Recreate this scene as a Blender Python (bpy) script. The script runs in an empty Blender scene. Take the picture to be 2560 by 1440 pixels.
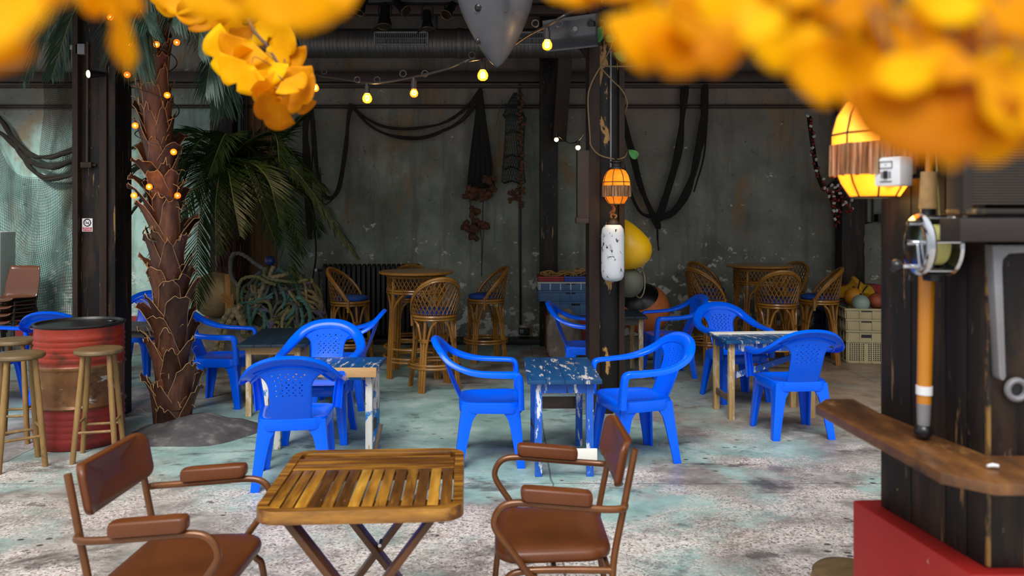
import bpy, bmesh, math, random
from math import sin, cos, pi, radians, sqrt, atan2
from mathutils import Vector, Matrix, noise

random.seed(7)
SC = bpy.context.scene
C = SC.collection
V = Vector
CAMH = 1.65
FPX = 2000.0
HOR = 540.0

def at(px, py, d):
    """a point of the place seen at this pixel of the photograph, d metres in front of the lens"""
    return V(((px - 1280.0) * d / FPX, d, CAMH - (py - HOR) * d / FPX))

# ------------------------------------------------------------------ materials
def lin(h):
    h = h.lstrip('#')
    r = []
    for i in (0, 2, 4):
        c = int(h[i:i+2], 16) / 255.0
        r.append(c / 12.92 if c <= .04045 else ((c + .055) / 1.055) ** 2.4)
    return (r[0], r[1], r[2], 1.0)

class NT:
    def __init__(s, mat):
        mat.use_nodes = True
        s.t = mat.node_tree
        s.t.nodes.clear()
    def n(s, kind, **kw):
        nd = s.t.nodes.new(kind)
        for k, v in kw.items():
            if k.startswith('i_'):
                nd.inputs[k[2:].replace('_', ' ')].default_value = v
            else:
                setattr(nd, k, v)
        return nd
    def l(s, a, b):
        s.t.links.new(a, b)
    def noise(s, vec, scale, detail=5, rough=.6, dist=0.0):
        nd = s.n('ShaderNodeTexNoise')
        nd.inputs['Scale'].default_value = scale
        nd.inputs['Detail'].default_value = detail
        nd.inputs['Roughness'].default_value = rough
        nd.inputs['Distortion'].default_value = dist
        s.l(vec, nd.inputs['Vector'])
        return nd.outputs['Fac']
    def mapping(s, vec, stretch, rot=(0, 0, 0), loc=(0, 0, 0)):
        nd = s.n('ShaderNodeMapping')
        nd.inputs['Scale'].default_value = stretch
        nd.inputs['Rotation'].default_value = rot
        nd.inputs['Location'].default_value = loc
        s.l(vec, nd.inputs['Vector'])
        return nd.outputs['Vector']
    def ramp(s, fac, stops, mode='LINEAR'):
        nd = s.n('ShaderNodeValToRGB')
        cr = nd.color_ramp
        cr.interpolation = mode
        while len(cr.elements) < len(stops):
            cr.elements.new(.5)
        for e, (p, c) in zip(cr.elements, stops):
            e.position = p
            e.color = lin(c) if isinstance(c, str) else (c, c, c, 1)
        s.l(fac, nd.inputs['Fac'])
        return nd.outputs['Color']
    def mix(s, fac, a, b):
        nd = s.n('ShaderNodeMix', data_type='RGBA')
        if isinstance(fac, float):
            nd.inputs[0].default_value = fac
        else:
            s.l(fac, nd.inputs[0])
        for sock, val in ((nd.inputs[6], a), (nd.inputs[7], b)):
            if isinstance(val, str):
                sock.default_value = lin(val)
            else:
                s.l(val, sock)
        return nd.outputs[2]
    def math(s, op, a, b=None, clamp=False):
        nd = s.n('ShaderNodeMath', operation=op, use_clamp=clamp)
        for i, val in enumerate((a, b)):
            if val is None:
                continue
            if isinstance(val, (int, float)):
                nd.inputs[i].default_value = val
            else:
                s.l(val, nd.inputs[i])
        return nd.outputs[0]

def pm(name, stops, scale=5.0, detail=5, rough=.6, metal=0.0, bump=0.0, stretch=(1, 1, 1), layers=(),
       spec=.5, dist=0.0, bscale=None, island=0.0, coat=0.0, emit=None, transl=0.0, alpha=None):
    """procedural surface: noise through a colour ramp, then layers (hex, scale, lo, hi, stretch) over it"""
    m = bpy.data.materials.new(name)
    N = NT(m)
    co = N.n('ShaderNodeTexCoord').outputs['Object']
    if isinstance(stops, str):
        stops = [(0, stops), (1, stops)]
    vec = N.mapping(co, stretch)
    geo = None
    if island:
        geo = N.n('ShaderNodeNewGeometry')
        add = N.n('ShaderNodeVectorMath', operation='ADD')
        mul = N.n('ShaderNodeVectorMath', operation='SCALE')
        N.l(geo.outputs['Random Per Island'], mul.inputs['Scale'])
        mul.inputs[0].default_value = (31, 17, 23)
        N.l(vec, add.inputs[0]); N.l(mul.outputs[0], add.inputs[1])
        vec = add.outputs[0]
    f = N.noise(vec, scale, detail, .62, dist)
    if island:
        f = N.math('ADD', f, N.math('MULTIPLY', N.math('SUBTRACT', geo.outputs['Random Per Island'], .5), island), clamp=True)
    col = N.ramp(f, stops)
    for (hx, sc, lo, hi, st) in layers:
        g = N.noise(N.mapping(co, st, loc=(sc * .37, sc * 1.3, sc * .11)), sc, 8, .65, .2)
        msk = N.ramp(g, [(lo, 0.0), (hi, 1.0)])
        col = N.mix(msk, col, hx)
    b = N.n('ShaderNodeBsdfPrincipled')
    N.l(col, b.inputs['Base Color'])
    b.inputs['Roughness'].default_value = rough
    b.inputs['Metallic'].default_value = metal
    b.inputs['Specular IOR Level'].default_value = spec
    b.inputs['Coat Weight'].default_value = coat
    b.inputs['Coat Roughness'].default_value = .1
    if emit:
        b.inputs['Emission Color'].default_value = lin(emit[0])
        b.inputs['Emission Strength'].default_value = emit[1]
    if bump:
        g = N.noise(N.mapping(co, stretch), bscale or scale * 4, 6, .65)
        bp = N.n('ShaderNodeBump')
        bp.inputs['Strength'].default_value = bump
        bp.inputs['Distance'].default_value = .01
        N.l(g, bp.inputs['Height']); N.l(bp.outputs[0], b.inputs['Normal'])
    out = N.n('ShaderNodeOutputMaterial')
    sh = b.outputs[0]
    if transl:
        tr = N.n('ShaderNodeBsdfTranslucent')
        N.l(col, tr.inputs['Color'])
        mx = N.n('ShaderNodeMixShader'); mx.inputs[0].default_value = transl
        N.l(sh, mx.inputs[1]); N.l(tr.outputs[0], mx.inputs[2]); sh = mx.outputs[0]
    if alpha is not None:
        tp = N.n('ShaderNodeBsdfTransparent')
        mx = N.n('ShaderNodeMixShader'); mx.inputs[0].default_value = alpha
        N.l(tp.outputs[0], mx.inputs[1]); N.l(sh, mx.inputs[2]); sh = mx.outputs[0]
    N.l(sh, out.inputs['Surface'])
    return m

# ------------------------------------------------------------------ mesh builder
def frame_of(t, up=V((0, 0, 1))):
    t = t.normalized()
    if abs(t.dot(up)) > .97:
        up = V((0, 1, 0)) if abs(t.y) < .9 else V((1, 0, 0))
    a = t.cross(up).normalized()
    return a, a.cross(t).normalized()

def smooth_path(pts, n=6, closed=False):
    pts = [V(p) for p in pts]
    out = []
    k = len(pts)
    rng = range(k if closed else k - 1)
    for i in rng:
        if closed:
            p0, p1, p2, p3 = pts[(i-1) % k], pts[i], pts[(i+1) % k], pts[(i+2) % k]
        else:
            p1, p2 = pts[i], pts[i+1]
            p0 = pts[i-1] if i else p1 * 2 - p2
            p3 = pts[i+2] if i + 2 < k else p2 * 2 - p1
        for j in range(n):
            t = j / n
            out.append(.5 * ((2 * p1) + (p2 - p0) * t + (2 * p0 - 5 * p1 + 4 * p2 - p3) * t * t + (3 * p1 - p0 - 3 * p2 + p3) * t ** 3))
    if not closed:
        out.append(pts[-1])
    return out

class MB:
    def __init__(s):
        s.v = []; s.f = []; s.m = []
    def add(s, vs, fs, mi=0, M=None):
        o = len(s.v)
        s.v += [(M @ V(p)) if M else V(p) for p in vs]
        s.f += [tuple(i + o for i in f) for f in fs]
        s.m += [mi] * len(fs)
    def box(s, c, d, M=None, mi=0, taper=1.0):
        x, y, z = c; a, b, h = d[0] / 2, d[1] / 2, d[2] / 2
        t = taper
        vs = [(x-a, y-b, z-h), (x+a, y-b, z-h), (x+a, y+b, z-h), (x-a, y+b, z-h),
              (x-a*t, y-b*t, z+h), (x+a*t, y-b*t, z+h), (x+a*t, y+b*t, z+h), (x-a*t, y+b*t, z+h)]
        s.add(vs, [(3, 2, 1, 0), (4, 5, 6, 7), (0, 1, 5, 4), (1, 2, 6, 5), (2, 3, 7, 6), (3, 0, 4, 7)], mi, M)
        return s
    def beam(s, p, q, w, h, up=(0, 0, 1), mi=0):
        """rectangular bar from p to q"""
        p, q = V(p), V(q)
        a, b = frame_of(q - p, V(up))
        vs = []
        for e in (p, q):
            vs += [e - a*w/2 - b*h/2, e + a*w/2 - b*h/2, e + a*w/2 + b*h/2, e - a*w/2 + b*h/2]
        s.add(vs, [(3, 2, 1, 0), (4, 5, 6, 7), (0, 1, 5, 4), (1, 2, 6, 5), (2, 3, 7, 6), (3, 0, 4, 7)], mi)
        return s
    def tube(s, path, r, n=8, closed=False, caps=True, lobes=0, twist=0.0, flat=1.0, mi=0, M=None):
        path = [V(p) for p in path]
        k = len(path)
        vs = []; fs = []
        A = None; acc = 0.0
        for i, p in enumerate(path):
            if closed:
                t = path[(i+1) % k] - path[(i-1) % k]
            else:
                t = path[min(i+1, k-1)] - path[max(i-1, 0)]
            if t.length < 1e-9:
                t = V((0, 0, 1))
            t.normalize()
            if A is None:
                A, _ = frame_of(t)
            else:
                A = A - t * A.dot(t)
                if A.length < 1e-6:
                    A, _ = frame_of(t)
                A.normalize()
            B = A.cross(t)
            if i:
                acc += (p - path[i-1]).length
            rr = r[i] if isinstance(r, (list, tuple)) else r
            for j in range(n):
                th = 2 * pi * j / n
                q = rr
                if lobes:
                    q = rr * (1 + .24 * cos(lobes * (th - acc * twist)))
                vs.append(p + A * cos(th) * q + B * sin(th) * q * flat)
        for i in range(k if closed else k - 1):
            i2 = (i + 1) % k
            for j in range(n):
                j2 = (j + 1) % n
                fs.append((i*n+j, i*n+j2, i2*n+j2, i2*n+j))
        if caps and not closed:
            fs.append(tuple(range(n-1, -1, -1)))
            fs.append(tuple((k-1)*n + j for j in range(n)))
        s.add(vs, fs, mi, M)
        return s
    def lathe(s, prof, n=24, c=(0, 0, 0), M=None, mi=0, a0=0.0, a1=2*pi, caps=True):
        full = abs(a1 - a0 - 2*pi) < 1e-6
        k = n if full else n + 1
        vs = []; fs = []
        for (r, z) in prof:
            for j in range(k):
                th = a0 + (a1 - a0) * j / n
                vs.append((c[0] + r * cos(th), c[1] + r * sin(th), c[2] + z))
        for i in range(len(prof) - 1):
            for j in range(n):
                j2 = (j + 1) % k
                fs.append((i*k+j, i*k+j2, (i+1)*k+j2, (i+1)*k+j))
        if caps and full:
            if prof[0][0] > 1e-6:
                fs.append(tuple(range(k-1, -1, -1)))
            if prof[-1][0] > 1e-6:
                fs.append(tuple((len(prof)-1)*k + j for j in range(k)))
        s.add(vs, fs, mi, M)
        return s
    def loft(s, rings, mi=0, caps=True, closed=True, M=None):
        n = len(rings[0]); vs = [p for r in rings for p in r]; fs = []
        for i in range(len(rings) - 1):
            for j in range(n if closed else n - 1):
                j2 = (j + 1) % n
                fs.append((i*n+j, i*n+j2, (i+1)*n+j2, (i+1)*n+j))
        if caps:
            fs.append(tuple(range(n-1, -1, -1)))
            fs.append(tuple((len(rings)-1)*n + j for j in range(n)))
        s.add(vs, fs, mi, M)
        return s
    def prism(s, poly, z0, z1, M=None, mi=0):
        return s.loft([[(x, y, z0) for x, y in poly], [(x, y, z1) for x, y in poly]], mi, M=M)
    def sphere(s, c, r, n=16, m=10, M=None, mi=0, sq=(1, 1, 1)):
        prof = []
        vs = []; fs = []
        for i in range(m + 1):
            ph = pi * i / m
            for j in range(n):
                th = 2*pi*j/n
                vs.append((c[0] + r*sq[0]*sin(ph)*cos(th), c[1] + r*sq[1]*sin(ph)*sin(th), c[2] - r*sq[2]*cos(ph)))
        for i in range(m):
            for j in range(n):
                j2 = (j+1) % n
                fs.append((i*n+j, i*n+j2, (i+1)*n+j2, (i+1)*n+j))
        s.add(vs, fs, mi, M)
        return s
    def build(s, name, mat, parent=None, smooth=True, bevel=0.0, ang=38, solid=0.0, merge=True, loc=None, seg=2):
        me = bpy.data.meshes.new(name)
        me.from_pydata([tuple(p) for p in s.v], [], s.f)
        mats = mat if isinstance(mat, (list, tuple)) else [mat]
        for mm in mats:
            me.materials.append(mm)
        if len(mats) > 1:
            me.polygons.foreach_set('material_index', s.m)
        bm = bmesh.new(); bm.from_mesh(me)
        if merge:
            bmesh.ops.remove_doubles(bm, verts=bm.verts, dist=1e-5)
        bmesh.ops.recalc_face_normals(bm, faces=bm.faces)
        if bevel:
            es = [e for e in bm.edges if len(e.link_faces) == 2 and e.calc_face_angle(0) > radians(30)]
            bmesh.ops.bevel(bm, geom=es, offset=bevel, segments=seg, affect='EDGES', clamp_overlap=True, profile=.6)
        bm.to_mesh(me); bm.free()
        if smooth:
            me.shade_smooth()
            me.set_sharp_from_angle(angle=radians(ang))
        o = bpy.data.objects.new(name, me)
        C.objects.link(o)
        if parent is not None:
            o.parent = parent
        if loc is not None:
            o.location = loc
        if solid:
            md = o.modifiers.new('thickness', 'SOLIDIFY'); md.thickness = solid; md.offset = 0
        return o

def thing(name, label, cat, loc=(0, 0, 0), rz=0.0, group=None):
    o = bpy.data.objects.new(name, None); C.objects.link(o)
    o.location = loc; o.rotation_euler = (0, 0, rz)
    o.empty_display_size = .1
    o['label'] = label; o['category'] = cat
    if group:
        o['group'] = group
    return o

def tag(o, label, cat, group=None, kind=None):
    o['label'] = label; o['category'] = cat
    if group:
        o['group'] = group
    if kind:
        o['kind'] = kind
    return o

def struct(o):
    o['kind'] = 'structure'
    return o

def copy_tree(o, parent=None):
    c = o.copy(); C.objects.link(c)
    if parent is not None:
        c.parent = parent
    for ch in list(KIDS.get(o.name, [])) or [x for x in bpy.data.objects if x.parent == o]:
        copy_tree(ch, c)
    return c
KIDS = {}

def dup(root, loc, rz, label):
    c = copy_tree(root)
    c.location = loc; c.rotation_euler = (0, 0, rz)
    c['label'] = label
    return c

def faceang(fx, fy):
    """turn about z that points local +y along (fx, fy)"""
    return atan2(-fx, fy)
# ------------------------------------------------------------------ palette
M = {}
M['plastic'] = pm('blue_plastic', [(0, '#005bf2'), (1, '#0064ff')], 3, rough=.17, spec=.26, bump=.02, bscale=180)
M['tar'] = pm('tarred_wood', [(.2, '#0d0b0b'), (.8, '#1b1716')], 6, stretch=(6, 6, .8), rough=.5, spec=.3, bump=.25, bscale=30,
              layers=[('#3b2a1f', 3.2, .48, .66, (3, 3, .5)), ('#8d6c45', 2.6, .625, .655, (8, 8, .7)), ('#5d534b', 16, .64, .69, (2, 2, .6)), ('#a5855a', 30, .70, .73, (1.5, 1.5, .6))])
M['tar_edge'] = pm('tarred_wood_brown', [(.2, '#20160f'), (.8, '#382820')], 5, stretch=(6, 6, .8), rough=.55, spec=.3, bump=.25, bscale=30,
              layers=[('#9a7446', 2.6, .66, .71, (8, 8, .8))])
M['tar_worn'] = pm('scuffed_tarred_wood', [(.2, '#0e0c0c'), (.8, '#1e1a19')], 6, stretch=(6, 6, .8), rough=.45, spec=.35, bump=.3, bscale=30,
              layers=[('#b58a52', 2.2, .575, .605, (4, 4, 1.6)), ('#d7c7ae', 14, .70, .72, (3, 3, 1))])
M['dark'] = pm('dark_steel', [(0, '#171514'), (1, '#241f1d')], 4, rough=.5, bump=.1)
M['brownsteel'] = pm('brown_painted_steel', [(0, '#2c201c'), (1, '#43312a')], 4, rough=.55, bump=.1)
M['grey_metal'] = pm('dull_grey_metal', [(.2, '#6d6c70'), (.8, '#96969a')], 3, rough=.45, metal=.35, bump=.06, stretch=(1, 1, 3))
M['galv'] = pm('galvanised_duct', [(.2, '#55524f'), (.8, '#7a7672')], 3, rough=.42, metal=.6, stretch=(12, 1, 1), bump=.1)
M['chrome'] = pm('chrome', '#c9ccd2', rough=.12, metal=1.0)
M['rattan'] = pm('varnished_rattan', [(.2, '#6b3f0f'), (.8, '#b07a28')], 9, rough=.34, stretch=(1, 1, .4), bump=.1, coat=.3)
M['rattan_dark'] = pm('dark_rattan_lattice', [(.2, '#573410'), (.8, '#936424')], 14, rough=.4, bump=.1)
M['cushion'] = pm('navy_cushion_cloth', [(0, '#123a86'), (1, '#1a4ba3')], 5, rough=.85, bump=.15, bscale=160)
M['bartop'] = pm('polished_bar_table_top', [(.2, '#8a5a20'), (.8, '#b98234')], 5, rough=.3, stretch=(1, 6, 1), coat=.3)
M['bronze'] = pm('bronze_tube', [(.2, '#573014'), (.8, '#7d4c20')], 6, rough=.32, metal=.35, coat=.3)
M['vinyl'] = pm('brown_vinyl', [(.2, '#52290f'), (.8, '#6c3a1a')], 3, rough=.36, bump=.04, bscale=300, spec=.45)
M['acacia_y'] = pm('acacia_slat', [(.12, '#3a200c'), (.42, '#6b4316'), (.68, '#a87526'), (.92, '#d0a040')], 3.4, rough=.3, stretch=(7, 1.0, 4), island=.6, bump=.1, bscale=20, coat=.25)
M['acacia_x'] = pm('acacia_board', [(.2, '#331b09'), (.46, '#643c13'), (.68, '#a27026'), (.9, '#cf9f48')], 3, rough=.3, stretch=(1.0, 9, 6), island=.2, bump=.1, bscale=20, coat=.25)
M['acacia_leg'] = pm('acacia_leg', [(.2, '#40240f'), (.8, '#643c18')], 5, rough=.4, stretch=(2, 4, 2), bump=.1, coat=.15)
M['pine'] = pm('bare_pine', [(.2, '#9c7c4e'), (.8, '#c4a46e')], 4, rough=.65, stretch=(5, 5, 1), bump=.2, layers=[('#d9cdb4', 4, .52, .62, (3, 3, 1))])
M['pine_x'] = pm('bare_pine_edge', [(.2, '#a9814f'), (.8, '#caa06a')], 4, rough=.65, stretch=(1, 6, 6), bump=.2)
M['stoolwood'] = pm('worn_stool_wood', [(.2, '#5d4424'), (.5, '#87673a'), (.8, '#a88750')], 5, rough=.5, stretch=(3, 3, .7), bump=.2, layers=[('#4d3b22', 9, .62, .7, (2, 2, .6))])
M['stooltop'] = pm('worn_stool_seat', [(.2, '#4f3e26'), (.8, '#7c6440')], 5, rough=.45, stretch=(1, 5, 1), bump=.2, layers=[('#4b3c26', 7, .6, .72, (1, 3, 1))])
WORN = ('#d8d4cc', 5.5, .585, .62, (2.6, .55, 1))
M['bluetop'] = pm('worn_blue_table_top', [(.2, '#0e3a66'), (.8, '#165083')], 4, rough=.33, stretch=(3, .6, 1), layers=[('#c3bcb8', 6.5, .565, .62, (4, .8, 1)), ('#c79f80', 2.4, .63, .69, (2, 2, 1))], bump=.1)
M['darktop'] = pm('dark_navy_table_top', [(.2, '#10222f'), (.8, '#1d3344')], 4, rough=.35, layers=[('#7d8a90', 6, .68, .70, (1, 3, 1))], bump=.1)
M['greytop'] = pm('weathered_table_top', [(.2, '#3a3632'), (.8, '#5e574e')], 4, rough=.6, stretch=(1, 5, 1), bump=.2)
M['whiteblue'] = pm('peeling_white_blue_wood', [(.2, '#c9c5bb'), (.8, '#e2ded5')], 4, rough=.6, stretch=(4, 4, 1), layers=[('#1878c0', 3.4, .53, .56, (1.5, 1.5, 1)), ('#6d5a48', 6, .58, .64, (4, 4, .5))], bump=.2)
M['bluepaint'] = pm('chipped_blue_wood', [(.2, '#1450b4'), (.8, '#1b62cf')], 4, rough=.5, stretch=(4, 4, 1), layers=[('#d5dbe0', 5, .57, .60, (3, 3, .8)), ('#2b2a2a', 4.5, .62, .66, (3, 3, .9))], bump=.2)
M['whitewood'] = pm('white_painted_board', [(.2, '#d6d2c8'), (.8, '#e9e6df')], 5, rough=.6, bump=.1, layers=[('#8c7c64', 6, .66, .72, (1, 4, 4))])
M['rawboard'] = pm('raw_brown_board', [(.2, '#4a3d33'), (.8, '#6d5c4d')], 4, rough=.7, stretch=(1, 6, 6), bump=.2)
M['drum'] = pm('rusty_red_drum', [(.2, '#7c2315'), (.6, '#9c321d'), (.9, '#b04424')], 2.5, rough=.42, metal=.1, bump=.12, layers=[('#5a2a1a', 3.5, .52, .66, (1, 1, 2)), ('#b5a595', 7, .66, .70, (1, 1, 3))])
M['drum_low'] = pm('dark_red_drum_paint', [(.2, '#6f1d18'), (.8, '#97261f')], 3, rough=.42, bump=.1, layers=[('#3d2018', 4, .55, .68, (1, 1, 3))])
M['drum_band'] = pm('bare_rusty_drum_band', [(.2, '#5a3a26'), (.5, '#7d5330'), (.8, '#a07a50')], 4, rough=.4, metal=.35, bump=.15, layers=[('#c8c0b6', 5, .60, .66, (1, 1, 3)), ('#3d2618', 4, .52, .64, (1, 1, 1.5))])
M['drum_lid'] = pm('black_drum_lid', [(.2, '#141414'), (.8, '#2a2a2a')], 4, rough=.35, metal=.3, bump=.15, layers=[('#7f7a74', 8, .68, .71, (1, 1, 1))])
M['bark'] = pm('palm_leaf_sheath', [(.15, '#26130c'), (.5, '#4c2a1b'), (.85, '#75492f')], 5, rough=.45, stretch=(5, 5, .8), island=.35, bump=.3, bscale=26)
M['bark_edge'] = pm('dry_sheath_edge', [(.2, '#7a5736'), (.8, '#bb9664')], 6, rough=.7)
M['bark_core'] = pm('palm_trunk_fibre', [(.2, '#24140e'), (.8, '#47291c')], 8, rough=.8, stretch=(4, 4, 1), bump=.5)
M['fibre_red'] = pm('red_brown_palm_fibre', [(.2, '#241009'), (.8, '#542716')], 8, rough=.8, stretch=(8, 8, .6), bump=.5)
M['frond_dusty'] = pm('dusty_blue_green_frond', [(.2, '#25382f'), (.8, '#4d6a58')], 3, rough=.5, transl=.2, island=.3)
M['frond_dark'] = pm('dark_green_frond', [(.2, '#13240f'), (.8, '#385020')], 3, rough=.45, transl=.2, island=.3)
M['rib'] = pm('frond_rib', '#5d6a38', rough=.5)
M['leafgreen'] = pm('vine_leaf_green', [(.2, '#2f7a38'), (.8, '#5aa352')], 6, rough=.4, transl=.3)
M['vine'] = pm('vine_stem', [(.2, '#6a5636'), (.8, '#8f7850')], 9, rough=.7)
M['ginkgo'] = pm('yellow_ginkgo_leaf', [(.1, '#c87800'), (.4, '#eda400'), (.65, '#fcc200'), (.9, '#ffd800')], 9, rough=.55, spec=.12, transl=.42, island=.75)
M['twig'] = pm('ginkgo_twig', [(.2, '#5b4632'), (.8, '#7c6248')], 12, rough=.8)
M['rock'] = pm('grey_stone', [(.15, '#4b443c'), (.5, '#7c7268'), (.85, '#a79a8b')], 4, rough=.85, bump=.8, bscale=12, layers=[('#c3b39a', 3, .58, .7, (1, 1, 1))])
M['net_dark'] = pm('dark_fishing_net', [(.2, '#141210'), (.8, '#241f1c')], 14, rough=.95, bump=.8, bscale=90, stretch=(1, 1, .5))
M['net_brown'] = pm('brown_fishing_net', [(.2, '#1f1813'), (.8, '#352a22')], 14, rough=.95, bump=.8, bscale=90)
M['net_cord'] = pm('green_net_cord', [(.2, '#1f2926'), (.8, '#33403b')], 5, rough=.9)
M['cork'] = pm('cork_float', [(.2, '#3d2417'), (.8, '#6b4128')], 9, rough=.85, bump=.3)
M['float_red'] = pm('red_float', [(.2, '#5d1712'), (.8, '#7d2018')], 9, rough=.5)
M['float_white'] = pm('white_float', [(.2, '#b7b1a6'), (.8, '#d6d1c8')], 9, rough=.5)
M['rope_teal'] = pm('teal_rope', [(.2, '#2c4f47'), (.8, '#5b8577')], 12, rough=.85, bump=.4, bscale=120)
M['rope_beige'] = pm('beige_rope', [(.2, '#6d5e40'), (.8, '#a09069')], 12, rough=.85, bump=.4, bscale=120)
M['rope_grey'] = pm('grey_rope', [(.2, '#3b3b37'), (.8, '#686860')], 12, rough=.85, bump=.4, bscale=120)
M['rope_lilac'] = pm('lilac_rope', [(.2, '#45425f'), (.8, '#716c8d')], 12, rough=.85, bump=.4, bscale=120)
M['rope_olive'] = pm('olive_rope', [(.2, '#4d4c2c'), (.8, '#7c7a4c')], 12, rough=.85, bump=.4, bscale=120)
M['tassel'] = pm('orange_frayed_rope', [(.2, '#8a5a2a'), (.8, '#c08a48')], 12, rough=.85, stretch=(1, 1, .3))
M['canvas'] = pm('beige_canvas_ball', [(.2, '#7d6742'), (.8, '#b09767')], 4, rough=.8, bump=.2, layers=[('#5b4a30', 3, .56, .7, (1, 1, 3))])
M['buoy_white'] = pm('scuffed_white_fender', [(.2, '#c9cbce'), (.8, '#e4e6e8')], 4, rough=.5, bump=.1, layers=[('#25282b', 15, .60, .63, (1.5, 1.5, .9)), ('#6a6e72', 6, .60, .70, (2, 2, .6))])
M['buoy_yellow'] = pm('yellow_buoy', [(.2, '#e0a800'), (.8, '#f5c010')], 3, rough=.4, layers=[('#403214', 3.6, .70, .72, (1, 1, 2.5))])
M['buoy_olive'] = pm('grey_green_buoy', [(.2, '#474a3e'), (.8, '#66685a')], 4, rough=.6)
M['buoy_orange'] = pm('faded_orange_buoy', [(.2, '#c0602e'), (.8, '#d97f45')], 3, rough=.5, layers=[('#8f3c20', 2.6, .58, .7, (1, 1, 2))])
M['fishcrate'] = pm('blue_grey_fish_crate', [(.2, '#33527c'), (.8, '#4e76a2')], 3, rough=.5, bump=.05, layers=[('#8fa5b5', 7, .66, .72, (1, 1, 3))])
M['crate_red'] = pm('red_crate', [(0, '#8e1f22'), (1, '#a92a2a')], 4, rough=.5)
M['crate_blue'] = pm('royal_blue_crate', [(0, '#22409a'), (1, '#2b4fb4')], 4, rough=.5)
M['crate_navy'] = pm('navy_crate', [(0, '#10204e'), (1, '#172c66')], 4, rough=.5)
M['crate_grey'] = pm('pale_grey_crate', [(0, '#a7a9a6'), (1, '#c4c4be')], 4, rough=.55)
M['crate_beige'] = pm('beige_crate', [(.2, '#a79a74'), (.8, '#c6b98f')], 4, rough=.55, layers=[('#7a6d4e', 4, .6, .72, (1, 1, 3))])
M['straw'] = pm('straw_rope', [(.2, '#8d6b38'), (.8, '#c79a58')], 12, rough=.85)
M['raincoat'] = pm('yellow_oilskin', [(.2, '#e0a210'), (.8, '#f6bc1c')], 4, rough=.42, bump=.1)
M['ball_green'] = pm('pale_green_ball', [(.2, '#7f9489'), (.8, '#a0b1a6')], 3, rough=.4)
M['ball_red'] = pm('dull_red_ball', [(.2, '#8e4328'), (.8, '#ac5a38')], 3, rough=.5)
M['ball_orange'] = pm('orange_ball', [(.2, '#cf7d18'), (.8, '#e6952a')], 3, rough=.5)
M['ball_blue'] = pm('dark_blue_ball', [(.2, '#1b2d60'), (.8, '#28407c')], 3, rough=.4)
M['radiator'] = pm('black_radiator', [(0, '#100f0f'), (1, '#1c1a1a')], 4, rough=.5)
M['shell_brown'] = pm('brown_shell_plastic', [(0, '#56301f'), (1, '#6d3d28')], 3, rough=.28)
M['plank'] = pm('orange_brown_planks', [(.2, '#5b3a1e'), (.8, '#86592e')], 4, rough=.6, stretch=(9, 9, .7), bump=.2)
M['shark'] = pm('grey_painted_shark', [(.2, '#3d3e43'), (.5, '#515258'), (.8, '#65666b')], 3, rough=.4, bump=.15, layers=[('#2f3035', 5, .58, .72, (1, 1, .5)), ('#8d8a82', 7, .68, .72, (1, 1, 1))])
M['plate'] = pm('grey_sheet_metal', [(.2, '#4b4b4f'), (.8, '#6a6a6e')], 2, rough=.38, metal=.4)
M['redpaint'] = pm('red_painted_plinth', [(.2, '#8f1b17'), (.8, '#a82520')], 3, rough=.5, bump=.15, layers=[('#4e1512', 5, .62, .74, (1, 1, .6)), ('#c9b8a8', 12, .72, .74, (1, 1, 1))])
M['ledge'] = pm('brown_varnished_ledge', [(.2, '#22140a'), (.45, '#4a2e18'), (.62, '#6e4724'), (.85, '#9a6c3a')], 6, rough=.36, stretch=(2.2, .7, 1), bump=.25, coat=.2, layers=[('#b08350', 4, .57, .66, (1.6, .8, 1)), ('#1d120a', 5, .60, .68, (2, 1, 1))])
M['louver'] = pm('grey_brown_louvre', [(0, '#2f2924'), (1, '#463e37')], 4, rough=.5)
M['greywood'] = pm('dark_grey_brown_board', [(.2, '#1a1310'), (.8, '#2c221c')], 4, rough=.6, stretch=(1, 5, 5), bump=.2)
M['white_plastic'] = pm('white_plastic', '#d9dade', rough=.35)
M['black_plastic'] = pm('black_plastic', '#121214', rough=.3)
M['rod'] = pm('orange_lacquered_rod', [(0, '#a8640a'), (1, '#c98212')], 4, rough=.3, coat=.4)
M['lineyellow'] = pm('yellow_fishing_line', [(.2, '#a3a058'), (.8, '#c9c47c')], 20, rough=.6, stretch=(12, 1, 1))
M['sign_white'] = pm('sign_white', '#e6e4e6', rough=.4)
M['sign_red'] = pm('sign_red', '#b01530', rough=.4)
M['sign_black'] = pm('sign_black', '#141418', rough=.4)
M['fringe'] = pm('pale_lamp_fringe', [(.3, '#553018'), (.5, '#a87f55'), (.7, '#dcc7a6')], 22, rough=.9, stretch=(6, 6, .25), transl=.5)
M['shade'] = pm('lit_amber_shade', [(.3, '#f2b53a'), (.7, '#ffd968')], 9, rough=.5, spec=.2, emit=('#ffa010', .10), transl=.75)
M['shade_hot'] = pm('bright_lit_shade', [(.3, '#f6c258'), (.7, '#ffe49a')], 9, rough=.5, spec=.2, emit=('#ffa010', .12), transl=.8)
M['bulb'] = pm('amber_bulb_glass', '#e39a30', rough=.08, emit=('#ff8a10', 1.3), alpha=.55)
M['filament'] = pm('glowing_filament', '#fff0c0', emit=('#ffd070', 14))
M['spotlens'] = pm('lit_spot_lens', '#fff0c8', emit=('#ffd78a', 7))
M['orbulb'] = pm('orange_bulb_glass', '#e37a20', rough=.1, emit=('#ff6a08', 1.3), alpha=.6)
M['warmbulb'] = pm('warm_white_bulb', '#ffe8b0', emit=('#ffe09a', 5))
M['cable'] = pm('black_cable', '#232120', rough=.4)
M['bulb_in'] = pm('lantern_bulb', '#ffe8c0', emit=('#ffe0a8', 13))
M['bulb_hot'] = pm('bright_lantern_bulb', '#fff0d0', emit=('#ffe4b0', 40))
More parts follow.
